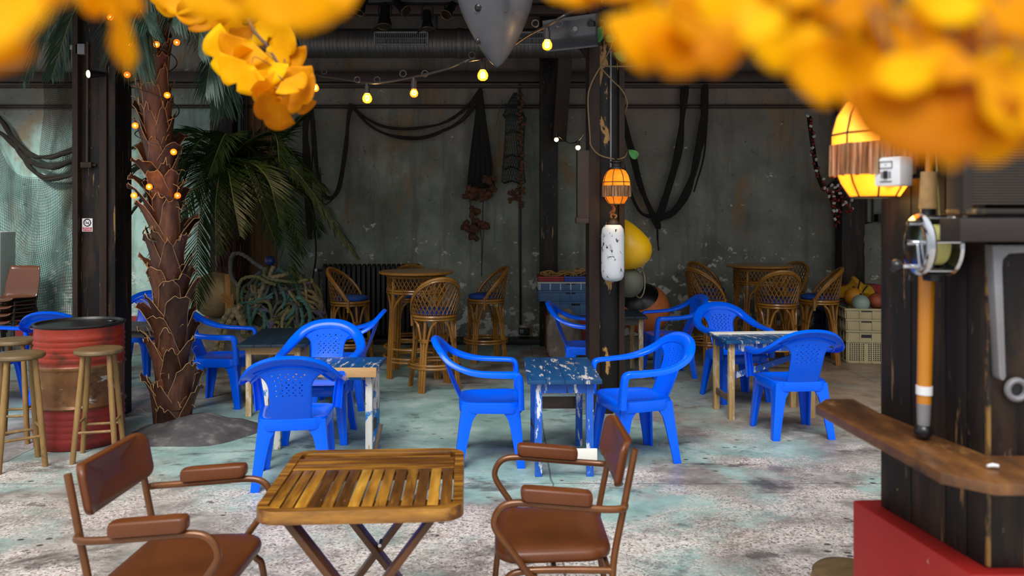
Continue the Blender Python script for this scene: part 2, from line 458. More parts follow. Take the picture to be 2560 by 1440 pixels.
M['ropecore'] = pm('heap_shadow_rope', [(.2, '#23231f'), (.8, '#454339')], 16, rough=.9, bump=.8)
M['asphalt'] = pm('dark_cement_mound', [(.2, '#2c2a2b'), (.55, '#4c494a'), (.85, '#8f8982')], 7, rough=.75, bump=.5, bscale=30)
M['goldline'] = pm('worn_pale_edge', [(.2, '#6b4e24'), (.8, '#a07a3c')], 8, rough=.5, layers=[('#1c1511', 12, .46, .56, (1, 1, .6))])

# ---- the floor: teal paint worn through to grey concrete and pale speckled aggregate
def floor_mat():
    m = bpy.data.materials.new('worn_painted_concrete')
    N = NT(m)
    co = N.n('ShaderNodeTexCoord').outputs['Object']
    sx = N.n('ShaderNodeSeparateXYZ'); N.l(co, sx.inputs[0])
    teal = N.ramp(N.noise(co, 2.2, 8, .68), [(.28, '#647f79'), (.5, '#8caaa3'), (.7, '#b6c8c1')])
    grey = N.ramp(N.noise(co, 3.1, 9, .68), [(.25, '#4f4a45'), (.5, '#857f78'), (.72, '#bdb6ad')])
    # the paint has lasted best in the middle, between the table rows
    ex = N.math('POWER', N.math('MULTIPLY', N.math('ADD', sx.outputs[0], .9), .42), 2.0)
    ey = N.math('POWER', N.math('MULTIPLY', N.math('SUBTRACT', sx.outputs[1], 6.3), .52), 2.0)
    keep = N.math('SUBTRACT', 1.0, N.math('ADD', ex, ey), clamp=True)
    keep = N.math('MULTIPLY', keep, .135)
    m1 = N.ramp(N.math('SUBTRACT', N.noise(co, .85, 8, .6, .3), keep), [(.44, 0.0), (.54, 1.0)])
    base = N.mix(m1, teal, grey)
    # aggregate showing through
    vo = N.n('ShaderNodeTexVoronoi'); vo.inputs['Scale'].default_value = 95
    N.l(co, vo.inputs['Vector'])
    sc = N.n('ShaderNodeSeparateColor'); N.l(vo.outputs['Color'], sc.inputs[0])
    agg = N.ramp(sc.outputs[0], [(0, '#564f4a'), (.10, '#93867d'), (.35, '#b9aea6'), (.65, '#cfc6bf'), (.9, '#e2dad3'), (1, '#cfae9c')])
    dk = N.ramp(N.noise(N.mapping(co, (1, 1.3, 1), loc=(5, 9, 0)), 1.9, 10, .7, .3), [(.5, 0.0), (.62, .7)])
    agg = N.mix(dk, agg, N.ramp(sc.outputs[1], [(0, '#3b3531'), (.4, '#6c6058'), (.8, '#948679'), (1, '#c9bcb0')]))
    wn = N.noise(N.mapping(co, (1, 1.5, 1), loc=(3.3, 1.2, 0)), 1.05, 10, .68, .25)
    near = N.math('MULTIPLY', N.math('SUBTRACT', 5.4, sx.outputs[1]), .055)
    wear = N.math('SUBTRACT', N.math('ADD', wn, near), keep)
    base = N.mix(N.ramp(wear, [(.47, 0.0), (.60, .85)]), base, agg)
    # dark pits and stains with shapes of their own
    vo2 = N.n('ShaderNodeTexVoronoi'); vo2.inputs['Scale'].default_value = 9
    N.l(N.mapping(co, (1, 1.4, 1)), vo2.inputs['Vector'])
    pit = N.ramp(vo2.outputs['Distance'], [(.13, .9), (.20, 0.0)])
    pit = N.math('MULTIPLY', pit, N.ramp(N.noise(co, 1.6, 4), [(.5, 0.0), (.58, 1.0)]))
    base = N.mix(pit, base, '#38322f')
    st = N.ramp(N.noise(N.mapping(co, (1, 1.8, 1), loc=(7, 4, 0)), 1.5, 10, .72, .5), [(.55, 0.0), (.64, 1.0)])
    base = N.mix(N.math('MULTIPLY', st, .75), base, '#3b3633')
    fine = N.ramp(N.noise(co, 34, 6, .7), [(.60, 0.0), (.68, 1.0)])
    base = N.mix(N.math('MULTIPLY', fine, .45), base, '#4a433e')
    # earth-brown, unpainted patch at the back right
    bx = N.math('MULTIPLY', N.math('SUBTRACT', sx.outputs[0], 1.2), .3)
    by = N.math('MULTIPLY', N.math('SUBTRACT', sx.outputs[1], 5.9), .25)
    bm_ = N.math('MINIMUM', bx, by, clamp=True)
    brown = N.ramp(N.noise(co, 2.4, 9, .68), [(.25, '#574739'), (.5, '#8a7159'), (.75, '#b39a80')])
    base = N.mix(N.math('MULTIPLY', N.ramp(bm_, [(0, 0.0), (.35, 1.0)]), .8), base, brown)
    # slab joints
    wob = N.math('MULTIPLY', N.math('SUBTRACT', N.noise(co, 2.5, 6), .5), .06)
    for ax, c0 in ((0, .245), (1, 4.93), (1, 8.6), (0, -3.4), (0, 3.6)):
        dd = N.math('ABSOLUTE', N.math('ADD', N.math('SUBTRACT', sx.outputs[ax], c0), wob))
        base = N.mix(N.ramp(dd, [(.0025, .8), (.0065, 0.0)]), base, '#3a3531')
    b = N.n('ShaderNodeBsdfPrincipled')
    N.l(base, b.inputs['Base Color'])
    N.l(N.ramp(N.noise(co, 1.3, 5), [(.3, .34), (.7, .7)]), b.inputs['Roughness'])
    bp = N.n('ShaderNodeBump'); bp.inputs['Strength'].default_value = .35; bp.inputs['Distance'].default_value = .01
    N.l(N.noise(co, 22, 8, .7), bp.inputs['Height']); N.l(bp.outputs[0], b.inputs['Normal'])
    o = N.n('ShaderNodeOutputMaterial'); N.l(b.outputs[0], o.inputs[0])
    return m

def wall_mat():
    m = bpy.data.materials.new('peeling_green_plaster')
    N = NT(m)
    co = N.n('ShaderNodeTexCoord').outputs['Object']
    sx = N.n('ShaderNodeSeparateXYZ'); N.l(co, sx.inputs[0])
    x, z = sx.outputs[0], sx.outputs[2]
    green = N.ramp(N.noise(N.mapping(co, (1, 1, .8)), 1.5, 8, .62), [(.3, '#5d6054'), (.5, '#7d8275'), (.72, '#a3a698')])
    teal = N.ramp(N.noise(co, 1.9, 8, .65), [(.3, '#7d9f97'), (.5, '#a5c2b8'), (.72, '#c6d8cd')])
    grey = N.ramp(N.noise(co, 2.2, 8, .6), [(.3, '#62625a'), (.7, '#8a8a80')])
    # three bays, three coats of paint
    lf = N.ramp(N.math('ADD', N.math('MULTIPLY', x, .5), 1.9), [(0, 1.0), (.5, 0.0)])
    base = N.mix(lf, green, teal)
    rt = N.ramp(N.math('SUBTRACT', N.math('MULTIPLY', x, .8), .9), [(0, 0.0), (.3, 1.0)])
    base = N.mix(rt, base, grey)
    # brown unpainted plaster above the old paint line
    up = N.ramp(N.math('ADD', N.math('MULTIPLY', N.math('SUBTRACT', z, 2.45), .5), N.math('MULTIPLY', N.math('SUBTRACT', N.noise(co, 1.1, 7, .6), .5), 1.3)), [(0, 0.0), (.35, 1.0)])
    base = N.mix(N.math('MULTIPLY', up, .8), base, N.ramp(N.noise(co, 2, 7), [(.3, '#6e6058'), (.7, '#8c7c72')]))
    # ochre and rust stains
    oc = N.ramp(N.noise(N.mapping(co, (1.3, 1, .8), loc=(2.2, 0, 5)), 1.25, 8, .62, .3), [(.54, 0.0), (.64, 1.0)])
    base = N.mix(N.math('MULTIPLY', oc, .7), base, '#8c6a40')
    # damp streaks
    ds = N.ramp(N.noise(N.mapping(co, (3, 1, .35), loc=(9, 0, 1)), 1.6, 8, .66), [(.5, 0.0), (.68, 1.0)])
    base = N.mix(N.math('MULTIPLY', ds, .6), base, '#4f4d44')
    # flaked white plaster, thicker towards the foot of the wall
    low = N.math('MULTIPLY', N.math('SUBTRACT', 1.15, z), .10)
    fl = N.math('ADD', N.noise(N.mapping(co, (1, 1, 1.2), loc=(1, 0, 3)), 6.5, 9, .7, .2), N.math('MAXIMUM', low, -.06))
    base = N.mix(N.ramp(fl, [(.60, 0.0), (.63, 1.0)]), base, '#cfd0c6')
    dk = N.ramp(N.noise(N.mapping(co, (1, 1, 1), loc=(4, 0, 8)), 11, 8, .7), [(.62, 0.0), (.66, 1.0)])
    base = N.mix(N.math('MULTIPLY', dk, .7), base, '#3c3d38')
    b = N.n('ShaderNodeBsdfPrincipled'); b.inputs['Roughness'].default_value = .75
    N.l(base, b.inputs['Base Color'])
    bp = N.n('ShaderNodeBump'); bp.inputs['Strength'].default_value = .4; bp.inputs['Distance'].default_value = .015
    N.l(N.noise(co, 7, 9, .7), bp.inputs['Height']); N.l(bp.outputs[0], b.inputs['Normal'])
    o = N.n('ShaderNodeOutputMaterial'); N.l(b.outputs[0], o.inputs[0])
    return m
M['floor'] = floor_mat(); M['wall'] = wall_mat()
M['roof'] = pm('dark_roof_boards', [(.2, '#231c18'), (.8, '#3a2f28')], 4, rough=.8, stretch=(8, .6, 1), bump=.3)
M['sidewall'] = pm('grey_side_plaster', [(.2, '#5f615b'), (.8, '#7c7e77')], 2, rough=.85, bump=.3)
M['redskirt'] = pm('red_skirting_paint', [(.2, '#7e1f20'), (.8, '#9c2a29')], 3, rough=.55, layers=[('#4a1b1a', 4, .58, .7, (1, 1, 2))])

# ------------------------------------------------------------------ the setting
WY = 10.5
struct(MB().box((0, 3.3, -.06), (20, 14.8, .12)).build('floor', M['floor'], smooth=False))
struct(MB().box((0, WY + .1, 2.2), (20, .2, 4.4)).build('wall_back', M['wall'], smooth=False))
struct(MB().box((-9.6, 9.9, 2.2), (.2, 1.4, 4.4)).build('wall_left', M['sidewall'], smooth=False))
struct(MB().box((8.2, 7.0, 2.2), (.2, 7.2, 4.4)).build('wall_right', M['sidewall'], smooth=False))
CEIL = 4.4
struct(MB().box((-.7, 7.55, CEIL + .08), (18, 6.1, .16)).build('ceiling', M['roof'], smooth=False))
b = MB()
b.box((0, WY - .07, 3.455), (18, .14, .13)).box((0, WY - .04, 3.34), (18, .08, .03))
struct(b.build('trim_1', M['brownsteel'], bevel=.006))
struct(MB().tube([(-9, WY - .05, 3.08), (9, WY - .05, 3.08)], .024, 10).build('trim_2', M['brownsteel']))
struct(MB().box((.6, WY - .13, .035), (7.6, .26, .07)).build('baseboard_back', M['dark'], bevel=.006))
struct(MB().box((-6.4, WY - .03, .17), (6.0, .06, .34)).build('baseboard_left', M['redskirt'], bevel=.008))
# roof joists
for i, yy in enumerate((8.3, 9.35)):
    struct(MB().box((-.7, yy, CEIL - .11), (17.8, .16, .22)).build('trim_%d' % (3 + i), M['brownsteel'], bevel=.008))
# ================================================================== FURNITURE
def parts(root, *objs):
    KIDS.setdefault(root.name, []).extend(objs)

# ------------------------------------------------------------------ blue moulded armchair
def make_blue_chair(label):
    root = thing('plastic_armchair', label, 'chair', group='blue plastic armchairs')
    mat = M['plastic']
    # seat
    mb = MB(); n = 40; rings = []
    def ring(r, z, dish=0):
        out = []
        for j in range(n):
            th = 2*pi*j/n
            c_, s_ = cos(th), sin(th)
            ex = .42
            px = (abs(c_) ** ex) * (1 if c_ > 0 else -1); py = (abs(s_) ** ex) * (1 if s_ > 0 else -1)
            hw = .222 + .018 * py
            x = hw * px * r; y = .012 + .213 * py * r
            wf = max(0, py * r - .7)
            out.append((x, y, z - dish * (1 - r*r) - .09 * wf * wf))
        return out
    rs = [ring(.97, .355), ring(.985, .355), ring(1.0, .37), ring(1.0, .415), ring(.985, .424), ring(.93, .428), ring(.8, .426, .012), ring(.55, .424, .014), ring(.25, .424, .014)]
    rs = [ring(.25, .40), ring(.955, .40)] + rs
    mb.loft(rs)
    seat = mb.build('seat', mat, root, ang=50)
    # back panel with the pierced upper half
    mb = MB(); NU, NV = 20, 22
    def bp(u, v):
        w = .118 + .012 * v + .085 * max(0, (v - .62) / .38) ** 2.0
        x = u * w
        y = -.185 - .145 * v - .012 * sin(pi * v) + .05 * (u * w / .2) ** 2 * (.4 + .6 * v)
        z = .405 + .372 * v - .05 * (u * w / .2) ** 2 * v
        return V((x, y, z))
    vid = {}
    for j in range(NV + 1):
        for i in range(NU + 1):
            vid[i, j] = len(mb.v); mb.v.append(bp(-1 + 2*i/NU, j/NV))
    for j in range(NV):
        for i in range(NU):
            q = (vid[i, j], vid[i+1, j], vid[i+1, j+1], vid[i, j+1])
            if 10 <= j <= 18 and 3 <= i < NU - 3 and (i + 2*(j % 2)) % 3 == 0 and j % 2 == 0 or (11 <= j <= 17 and j % 2 == 1 and 3 <= i < NU-3 and (i + 1) % 3 == 0):
                c_ = sum((mb.v[k] for k in q), V()) / 4
                o = len(mb.v)
                for k in q:
                    mb.v.append(c_ + (mb.v[k] - c_) * .62)
                for k in range(4):
                    mb.f.append((q[k], q[(k+1) % 4], o + (k+1) % 4, o + k)); mb.m.append(0)
            else:
                mb.f.append(q); mb.m.append(0)
    back = mb.build('backrest', mat, root, solid=.007, ang=60)
    # one rim flowing from the top of the back into both arms and down to the front legs
    half = [((0, -.345, .80), (0, -.55, .83), .043), ((.10, -.336, .79), (.25, -.55, .80), .043), ((.185, -.304, .755), (.55, -.5, .67), .042),
            ((.243, -.25, .70), (.8, -.38, .46), .039), ((.272, -.16, .658), (.95, -.15, .25), .036), ((.281, -.06, .637), (1, 0, .08), .034),
            ((.278, .08, .629), (1, 0, 0), .033), ((.269, .165, .626), (1, 0, 0), .032), ((.266, .196, .612), (1, 0, 0), .028),
            ((.262, .208, .575), (1, 0, 0), .028), ((.252, .213, .49), (1, 0, 0), .030), ((.243, .216, .39), (1, 0, 0), .031)]
    pts = [(V((-p[0], p[1], p[2])), V((-w[0], w[1], w[2])), h) for p, w, h in reversed(half[1:])] + [(V(p), V(w), h) for p, w, h in half]
    P_ = smooth_path([p for p, w, h in pts], 4)
    W_ = smooth_path([w for p, w, h in pts], 4)
    H_ = [q.x for q in smooth_path([(h, 0, 0) for p, w, h in pts], 4)]
    rings = []
    for i, p in enumerate(P_):
        t = (P_[min(i+1, len(P_)-1)] - P_[max(i-1, 0)]).normalized()
        w = W_[i]; w = (w - t * w.dot(t)).normalized()
        nn = t.cross(w)
        hw = H_[i]
        sec = [(-hw, .014), (-hw, -.002), (-hw*.7, -.011), (0, -.013), (hw*.7, -.011), (hw, -.001), (hw, .026), (hw-.007, .027), (hw-.011, .004), (0, -.003), (-hw+.011, .003), (-hw+.007, .015)]
        rings.append([p + w*a + nn*c_ for a, c_ in sec])
    mb = MB(); mb.loft(rings)
    arm = mb.build('arm_frame', mat, root, ang=55)
    legs = []
    for sx in (-1, 1):
        for sy in (-1, 1):
            mb = MB(); rings = []
            top = V((.214, .198 if sy > 0 else .178, 0)); bot = V((.238, .235 if sy > 0 else .225, 0))
            if sy < 0:
                top.x = .196
            for z, a in ((.412, .165), (.385, .15), (.35, .105), (.31, .083), (.25, .074), (.15, .064), (.05, .055), (0, .052)):
                k = 1 - z / .42
                cx = (top.x + (bot.x - top.x) * k) * sx; cy = (top.y + (bot.y - top.y) * k) * sy
                t = .018
                poly = [(0, 0), (-a, 0), (-a, -t), (-t*1.4, -t), (-t, -t*1.4), (-t, -a), (0, -a)]
                rings.append([(cx + px*sx, cy + py*sy, z) for px, py in poly])
            mb.loft(rings)
            legs.append(mb.build('leg', mat, root, ang=50, bevel=.003))
    parts(root, seat, back, arm, *legs)
    return root

BC = make_blue_chair('blue plastic armchair turned away from the camera, at the front left table')
def place(o, x, y, rz):
    o.location = (x, y, 0); o.rotation_euler = (0, 0, rz)
place(BC, -1.36, 5.02, radians(9))
blue = [
    (-1.43, 5.98, radians(182), 'blue plastic armchair facing the camera, behind the front left table'),
    (-2.55, 7.05, radians(-90), 'blue plastic armchair facing right, between the tall palm trunk and the dark navy table'),
    (-1.485, 6.98, radians(93), 'blue plastic armchair facing left at the dark navy table, only its back edge showing'),
    (-.16, 5.45, radians(-87), 'blue plastic armchair facing right, left of the scratched blue centre table'),
    (.848, 5.50, radians(106), 'blue plastic armchair facing left, right of the scratched blue centre table'),
    (.71, 7.66, radians(-97), 'blue plastic armchair facing right, in front of the blue grey fish crates'),
    (1.63, 8.32, radians(97), 'blue plastic armchair facing left, in front of the big orange buoy'),
    (2.02, 7.26, radians(192), 'blue plastic armchair facing the camera, behind the right hand table'),
    (2.13, 6.10, radians(5), 'blue plastic armchair turned away from the camera, in front of the right hand table'),
    (-3.96, 8.45, radians(178), 'blue plastic armchair facing the camera behind the red drum, beside the palm trunk'),
    (-4.62, 7.02, radians(-88), 'blue plastic armchair facing right at the left edge, in front of the stacked brown chairs'),
    (-4.0, 7.2, radians(4), 'blue plastic armchair turned away, half hidden behind the left rim of the red drum'),
]
for x, y, rz, lb in blue:
    dup(BC, (x, y, 0), rz, lb)

# ------------------------------------------------------------------ small painted plank tables
def plank_table(label, cx, cy, rz, w, d, h, topm, apron, legm, rail, leg_in=.05, edge=None, extra=None):
    root = thing('wooden_table', label, 'table', (cx, cy, 0), rz, 'small painted wooden tables')
    b = MB(); n = 4
    for i in range(n):
        pw = w / n
        b.box((-w/2 + pw*(i+.5), 0, h - .0125), (pw - .0012, d, .025))
    b.build('tabletop', topm, root, bevel=.003)
    if edge:
        MB().box((w*.15, -d/2 - .012, h - .03), (w*.7, .024, .062)).build('front_board', edge, root, bevel=.003)
    lx, ly = w/2 - leg_in, d/2 - leg_in
    b = MB()
    b.box((0, -ly + .005, h - .06), (2*lx + .03, .02, .065)).box((0, ly - .005, h - .06), (2*lx + .03, .02, .065))
    b.box((-lx + .005, 0, h - .06), (.02, 2*ly - .03, .065)).box((lx - .005, 0, h - .06), (.02, 2*ly - .03, .065))
    b.build('apron', apron, root, bevel=.003)
    for i, (sx, sy) in enumerate(((-1, -1), (1, -1), (-1, 1), (1, 1))):
        lm = legm[i % len(legm)] if isinstance(legm, list) else legm
        MB().box((sx*(lx - .012), sy*(ly - .012), (h - .026)/2), (.046, .046, h - .026)).build('leg', lm, root, bevel=.004)
    if extra:
        extra(root, lx, ly, h)
    return root

def ex_centre(root, lx, ly, h):
    MB().box((lx*.05, -ly - .042, .15), (2*lx + .04, .018, .075)).build('stretcher', M['whitewood'], root, bevel=.003)
    MB().box((0, ly + .02, .30), (2*lx, .018, .085)).build('stretcher', M['rawboard'], root, bevel=.003)
plank_table('small scratched blue table between two blue chairs, centre of the floor', .325, 5.42, radians(1), .47, .82, .62, M['bluetop'], M['bluepaint'], M['bluepaint'], None, .06, extra=ex_centre)
def ex_left(root, lx, ly, h):
    MB().box((-lx + .01, 0, .28), (.02, 2*ly, .06)).build('stretcher', M['rawboard'], root, bevel=.003)
    MB().beam((lx + .02, -ly, .02), (lx + .06, -ly + .05, .24), .03, .015).build('brace', M['rawboard'], root, bevel=.002)
    MB().box((lx - .012, 0, .2), (.02, 2*ly, .06)).build('stretcher', M['rawboard'], root, bevel=.003)
plank_table('dark blue table with a bare wood front edge and peeling white legs, front left', -1.31, 5.53, 0, .82, .40, .64, M['bluetop'], M['whiteblue'], M['whiteblue'], None, .05, edge=M['pine_x'], extra=ex_left)
def ex_pine(root, lx, ly, h):
    MB().box((-lx + .01, 0, .18), (.02, 2*ly, .05)).build('stretcher', M['pine'], root, bevel=.003)
plank_table('dark navy table with bare pine legs, beside the rope heap', -2.0, 7.02, radians(4), .56, .98, .60, M['darktop'], M['pine_x'], M['pine'], None, .07, extra=ex_pine)
def ex_right(root, lx, ly, h):
    MB().box((-lx + .01, 0, .16), (.02, 2*ly, .05)).build('stretcher', M['rawboard'], root, bevel=.003)
    MB().beam((-lx + .04, 0, .30), (lx - .04, 0, .48), .02, .05).build('brace', M['bluepaint'], root, bevel=.003)
    MB().box((0, ly - .045, h + .0065), (2*lx + .08, .11, .011)).build('top_board', M['whitewood'], root, bevel=.003)
plank_table('blue and white table on bare pine legs, between two blue chairs on the right', 2.1, 6.70, radians(5), .80, .48, .645, M['bluetop'], M['bluepaint'], M['pine'], None, .05, extra=ex_right)
plank_table('dark table behind the centre post, on pale pine legs', 1.09, 8.42, radians(1), .56, .66, .63, M['darktop'], M['greytop'], M['pine'], None, .05)
plank_table('grey weathered table behind the red drum, beside the palm trunk', -3.62, 7.82, 0, .62, .52, .585, M['greytop'], M['greytop'], M['greytop'], None, .05)

# ------------------------------------------------------------------ rattan bar stool
def make_rattan_stool(label):
    root = thing('rattan_bar_stool', label, 'bar stool', group='rattan bar stools with navy cushions')
    ra = M['rattan']; ob = []
    SH = .70
    def circ(r, z, n=36):
        return [(r*cos(2*pi*i/n), r*sin(2*pi*i/n), z) for i in range(n)]
    ob.append(MB().tube(circ(.205, SH), .015, 8, closed=True).tube(circ(.205, SH - .028), .011, 8, closed=True).lathe([(.001, SH - .01), (.2, SH - .01), (.2, SH + .005), (.001, SH + .005)], 32).build('seat_ring', ra, root))
    ob.append(MB().lathe([(.001, SH+.008), (.17, SH+.008), (.195, SH+.018), (.2, SH+.036), (.19, SH+.056), (.15, SH+.066), (.001, SH+.07)], 36).build('cushion', M['cushion'], root, ang=80))
    def rim_z(a):              # a: angle from the back, 0..pi
        k = max(0.0, 1 - abs(a) / radians(104))
        return SH + .03 + .335 * sin(k * pi / 2) ** .85
    def rad(z):
        return .21 + .04 * max(0, (z - SH)) / .36
    def pt(a, z):
        r = rad(z)
        return V((r * sin(a), -r * cos(a), z))
    A = radians(108)
    path = [pt(-A + 2*A*i/44, rim_z(-A + 2*A*i/44)) for i in range(45)]
    path = [pt(-A, SH - .10)] + path + [pt(A, SH - .10)]
    ob.append(MB().tube(path, .017, 8).tube([p * 1.0 + V((p.x*.035, p.y*.035, -.022)) for p in path[2:-2]], .009, 6).build('back_rim', ra, root))
    mb = MB()
    for k in range(-19, 20):
        for sgn in (-1, 1):
            a0 = k * radians(11.5)
            seg = []
            for i in range(25):
                z = SH + .02 + i * .0145
                a = a0 + sgn * (z - SH) * 2.3
                if abs(a) > A or z > rim_z(a):
                    if seg:
                        break
                    continue
                p = pt(a, z); p = p * (1 + .008 * sgn) - V((0, 0, p.z * .008 * sgn))
                seg.append(p)
            if len(seg) > 1:
                mb.tube(seg, .0062, 5)
    ob.append(mb.build('backrest', M['rattan_dark'], root))
    for q in range(4):
        th = radians(45 + 90*q)
        d = V((cos(th), sin(th), 0)); t = V((-sin(th), cos(th), 0))
        mb = MB()
        top, bot = d*.178 + V((0, 0, SH - .03)), d*.262
        mb.tube([bot, bot.lerp(top, .5), top], .0155, 8)
        for s_ in (-1, 1):
            lo = bot + t*s_*.024
            knee = bot.lerp(top, .62) + t*s_*.027
            a2 = th + s_*radians(34)
            end = V((cos(a2)*.2, sin(a2)*.2, SH - .04))
            pth = smooth_path([lo, bot.lerp(top, .3) + t*s_*.026, knee, knee.lerp(end, .45) + V((0, 0, .07)) , end], 5)
            mb.tube(pth, .0125, 7)
        for z in (.235, .475):
            c_ = bot.lerp(top, z/(SH - .03))
            for dz in (-.012, 0, .012):
                mb.tube([c_ + V((0, 0, dz)) + (d*.02*cos(u) + t*.042*sin(u)) for u in [2*pi*i/12 for i in range(12)]], .006, 5, closed=True)
        ob.append(mb.build('leg', ra, root))
    ob.append(MB().tube(circ(.246, .22), .0125, 8, closed=True).tube(circ(.243, .25), .0125, 8, closed=True).build('foot_ring', ra, root))
    parts(root, *ob)
    return root
RS = make_rattan_stool('rattan bar stool with its back to the camera, in front of the left bar table')
place(RS, -.745, 7.68, faceang(-.25, .6))
for x, y, f, lb in [
    (-1.80, 8.9, (1, -.22), 'rattan bar stool facing right, in front of the left end of the black radiator'),
    (-.30, 9.15, (-1, -.28), 'rattan bar stool facing left, right of the left bar table by the wall cable'),
    (-1.18, 9.3, (.1, -1), 'rattan bar stool behind the left bar table, only its top rim showing'),
    (2.87, 8.68, (.02, 1), 'rattan bar stool with its back to the camera, in front of the right bar table'),
    (2.22, 9.05, (.85, .42), 'rattan bar stool at the far left of the right bar table, behind a blue chair'),
    (2.44, 9.95, (.62, -.75), 'rattan bar stool behind the right bar table at its left, against the wall'),
    (3.43, 9.97, (-.8, -.6), 'rattan bar stool behind the right bar table at its right, against the wall'),
    (3.47, 9.05, (-1, .28), 'rattan bar stool at the far right, beside the beige crates'),
]:
    dup(RS, (x, y, 0), faceang(*f), lb)

def make_bar_table(label, x, y):
    root = thing('rattan_bar_table', label, 'table', (x, y, 0), 0, 'round rattan bar tables')
    H = 1.077
    MB().lathe([(.001, H-.03), (.37, H-.03), (.386, H-.022), (.388, H-.008), (.38, H), (.001, H)], 56).build('tabletop', M['bartop'], root, ang=30)
    mb = MB()
    def circ(r, z, n=40):
        return [(r*cos(2*pi*i/n), r*sin(2*pi*i/n), z) for i in range(n)]
    for z in (H - .05, H - .19, H - .215):
        mb.tube(circ(.30, z), .012, 8, closed=True)
    mb.build('apron_ring', M['rattan'], root)
    mb = MB()
    for k in range(44):
        for sg in (-1, 1):
            mb.tube([V((.30*cos(a), .30*sin(a), z)) for a, z in [(2*pi*k/44 + sg*(i*.055), H - .19 + i*.028) for i in range(6)]], .005, 5)
    mb.build('apron_lattice', M['rattan_dark'], root)
    for q in range(4):
        th = radians(45 + 90*q); d = V((cos(th), sin(th), 0)); t = V((-sin(th), cos(th), 0))
        mb = MB(); top, bot = d*.285 + V((0, 0, H - .06)), d*.345
        mb.tube([bot, top], .018, 8)
        for s_ in (-1, 1):
            a2 = th + s_*radians(33)
            knee = bot.lerp(top, .68) + t*s_*.03
            end = V((cos(a2)*.295, sin(a2)*.295, H - .205))
            mb.tube(smooth_path([bot + t*s_*.028, bot.lerp(top, .35) + t*s_*.03, knee, knee.lerp(end, .45) + V((0, 0, .035)), end], 5), .014, 7)
        mb.build('leg', M['rattan'], root)
    mb = MB()
    for z, r in ((.17, .335), (.205, .332), (.30, .327)):
        mb.tube(circ(r, z), .013, 8, closed=True)
    mb.build('foot_ring', M['rattan'], root)
make_bar_table('round rattan bar table on the left, in front of the black radiator', -1.0, 8.35)
make_bar_table('round rattan bar table on the right, against the grey wall', 2.92, 9.42)

# ------------------------------------------------------------------ foreground: brown armchairs and folding table
def rounded_pad(w, d, t, r, crown=.012, n=8):
    """cushion outline w x d in x,y: rings from underside to crowned top"""
    pts = []
    for cx, cy, a0 in ((w/2-r, d/2-r, 0), (-w/2+r, d/2-r, 90), (-w/2+r, -d/2+r, 180), (w/2-r, -d/2+r, 270)):
        for i in range(n + 1):
            a = radians(a0 + 90*i/n); pts.append((cx + r*cos(a), cy + r*sin(a)))
    rings = []
    for k, z in ((.955, 0), (.985, t*.12), (1, t*.4), (1, t*.62), (.985, t*.85), (.95, t), (.8, t + crown*.55), (.5, t + crown*.9), (.15, t + crown)):
        rings.append([(x*k, y*k, z) for x, y in pts])
    return rings

def make_brown_chair(label):
    root = thing('vinyl_armchair', label, 'chair', group='brown vinyl armchairs on bronze tube')
    br, vi = M['bronze'], M['vinyl']; ob = []
    # facing +y. seat 0.43 deep, 0.42 wide
    mb = MB(); mb.loft(rounded_pad(.44, .42, .042, .085, .014))
    for i, p in enumerate(mb.v):
        mb.v[i] = V((p.x * (1 + .06 * p.y / .2), p.y, p.z + .428))
    ob.append(mb.build('seat', vi, root, ang=60))
    # curved back pad
    mb = MB(); mb.loft(rounded_pad(.44, .165, .03, .04, .008))
    for i, p in enumerate(mb.v):
        u = p.x / .215
        z = .768 + p.y; y = -.277 - (z - .72) * .20 + .052 * u * u + (p.z) * 1.0 - .014
        if p.y < -.03 and abs(u) < .8:
            z += .03 * (1 - (u / .8) ** 2) * (-(p.y + .03) / .05)
        mb.v[i] = V((p.x, y, z))
    ob.append(mb.build('backrest', vi, root, ang=60))
    for s_ in (-1, 1):
        x = .222 * s_
        mb = MB()
        mb.tube([(x*1.05, -.255 + .0, 0), (x*1.0, -.20, .30), (x*.985, -.212, .45), (x*.985, -.262, .66), (x*.985, -.302, .83)] if False else
                smooth_path([(x*1.06, -.27, 0), (x*1.02, -.215, .28), (x, -.207, .42), (x, -.243, .62), (x, -.284, .83)], 5), .0125, 10)
        ob.append(mb.build('back_post', br, root, ang=60))
        mb = MB()
        mb.tube(smooth_path([(x, -.25, .632), (x*1.13, -.235, .632), (x*1.18, -.17, .634), (x*1.18, 0, .648), (x*1.18, .12, .658), (x*1.18, .178, .648), (x*1.18, .208, .61), (x*1.17, .205, .565), (x*1.12, .15, .485), (x*1.08, .085, .395), (x*.95, .07, .385)], 6), .0125, 10)
        ob.append(mb.build('arm_tube', br, root, ang=60))
        mb = MB()
        mb.loft(rounded_pad(.058, .25, .042, .02, .004, 5))
        for i, p in enumerate(mb.v):
            q = V(p); mb.v[i] = V((x*1.18 + q.x, q.y - .005, q.z + .662 + q.y * .085))
        ob.append(mb.build('armrest', vi, root, ang=60))
        mb = MB()
        mb.tube(smooth_path([(x, -.205, .405), (x, .0, .408), (x, .12, .402), (x, .17, .375), (x*1.01, .195, .32), (x*1.05, .225, 0)], 6), .0125, 10)
        ob.append(mb.build('front_leg', br, root, ang=60))
    ob.append(MB().tube([(-.222, .0, .405), (.222, .0, .405)], .011, 8).tube([(-.222, -.19, .405), (.222, -.19, .405)], .011, 8).build('seat_rail', br, root))
    parts(root, *ob)
    return root
VC = make_brown_chair('brown vinyl armchair facing left, right of the slatted folding table')
place(VC, .145, 3.03, radians(91))
dup(VC, (-1.125, 2.76, 0), radians(-91), 'brown vinyl armchair facing right, left of the slatted folding table')

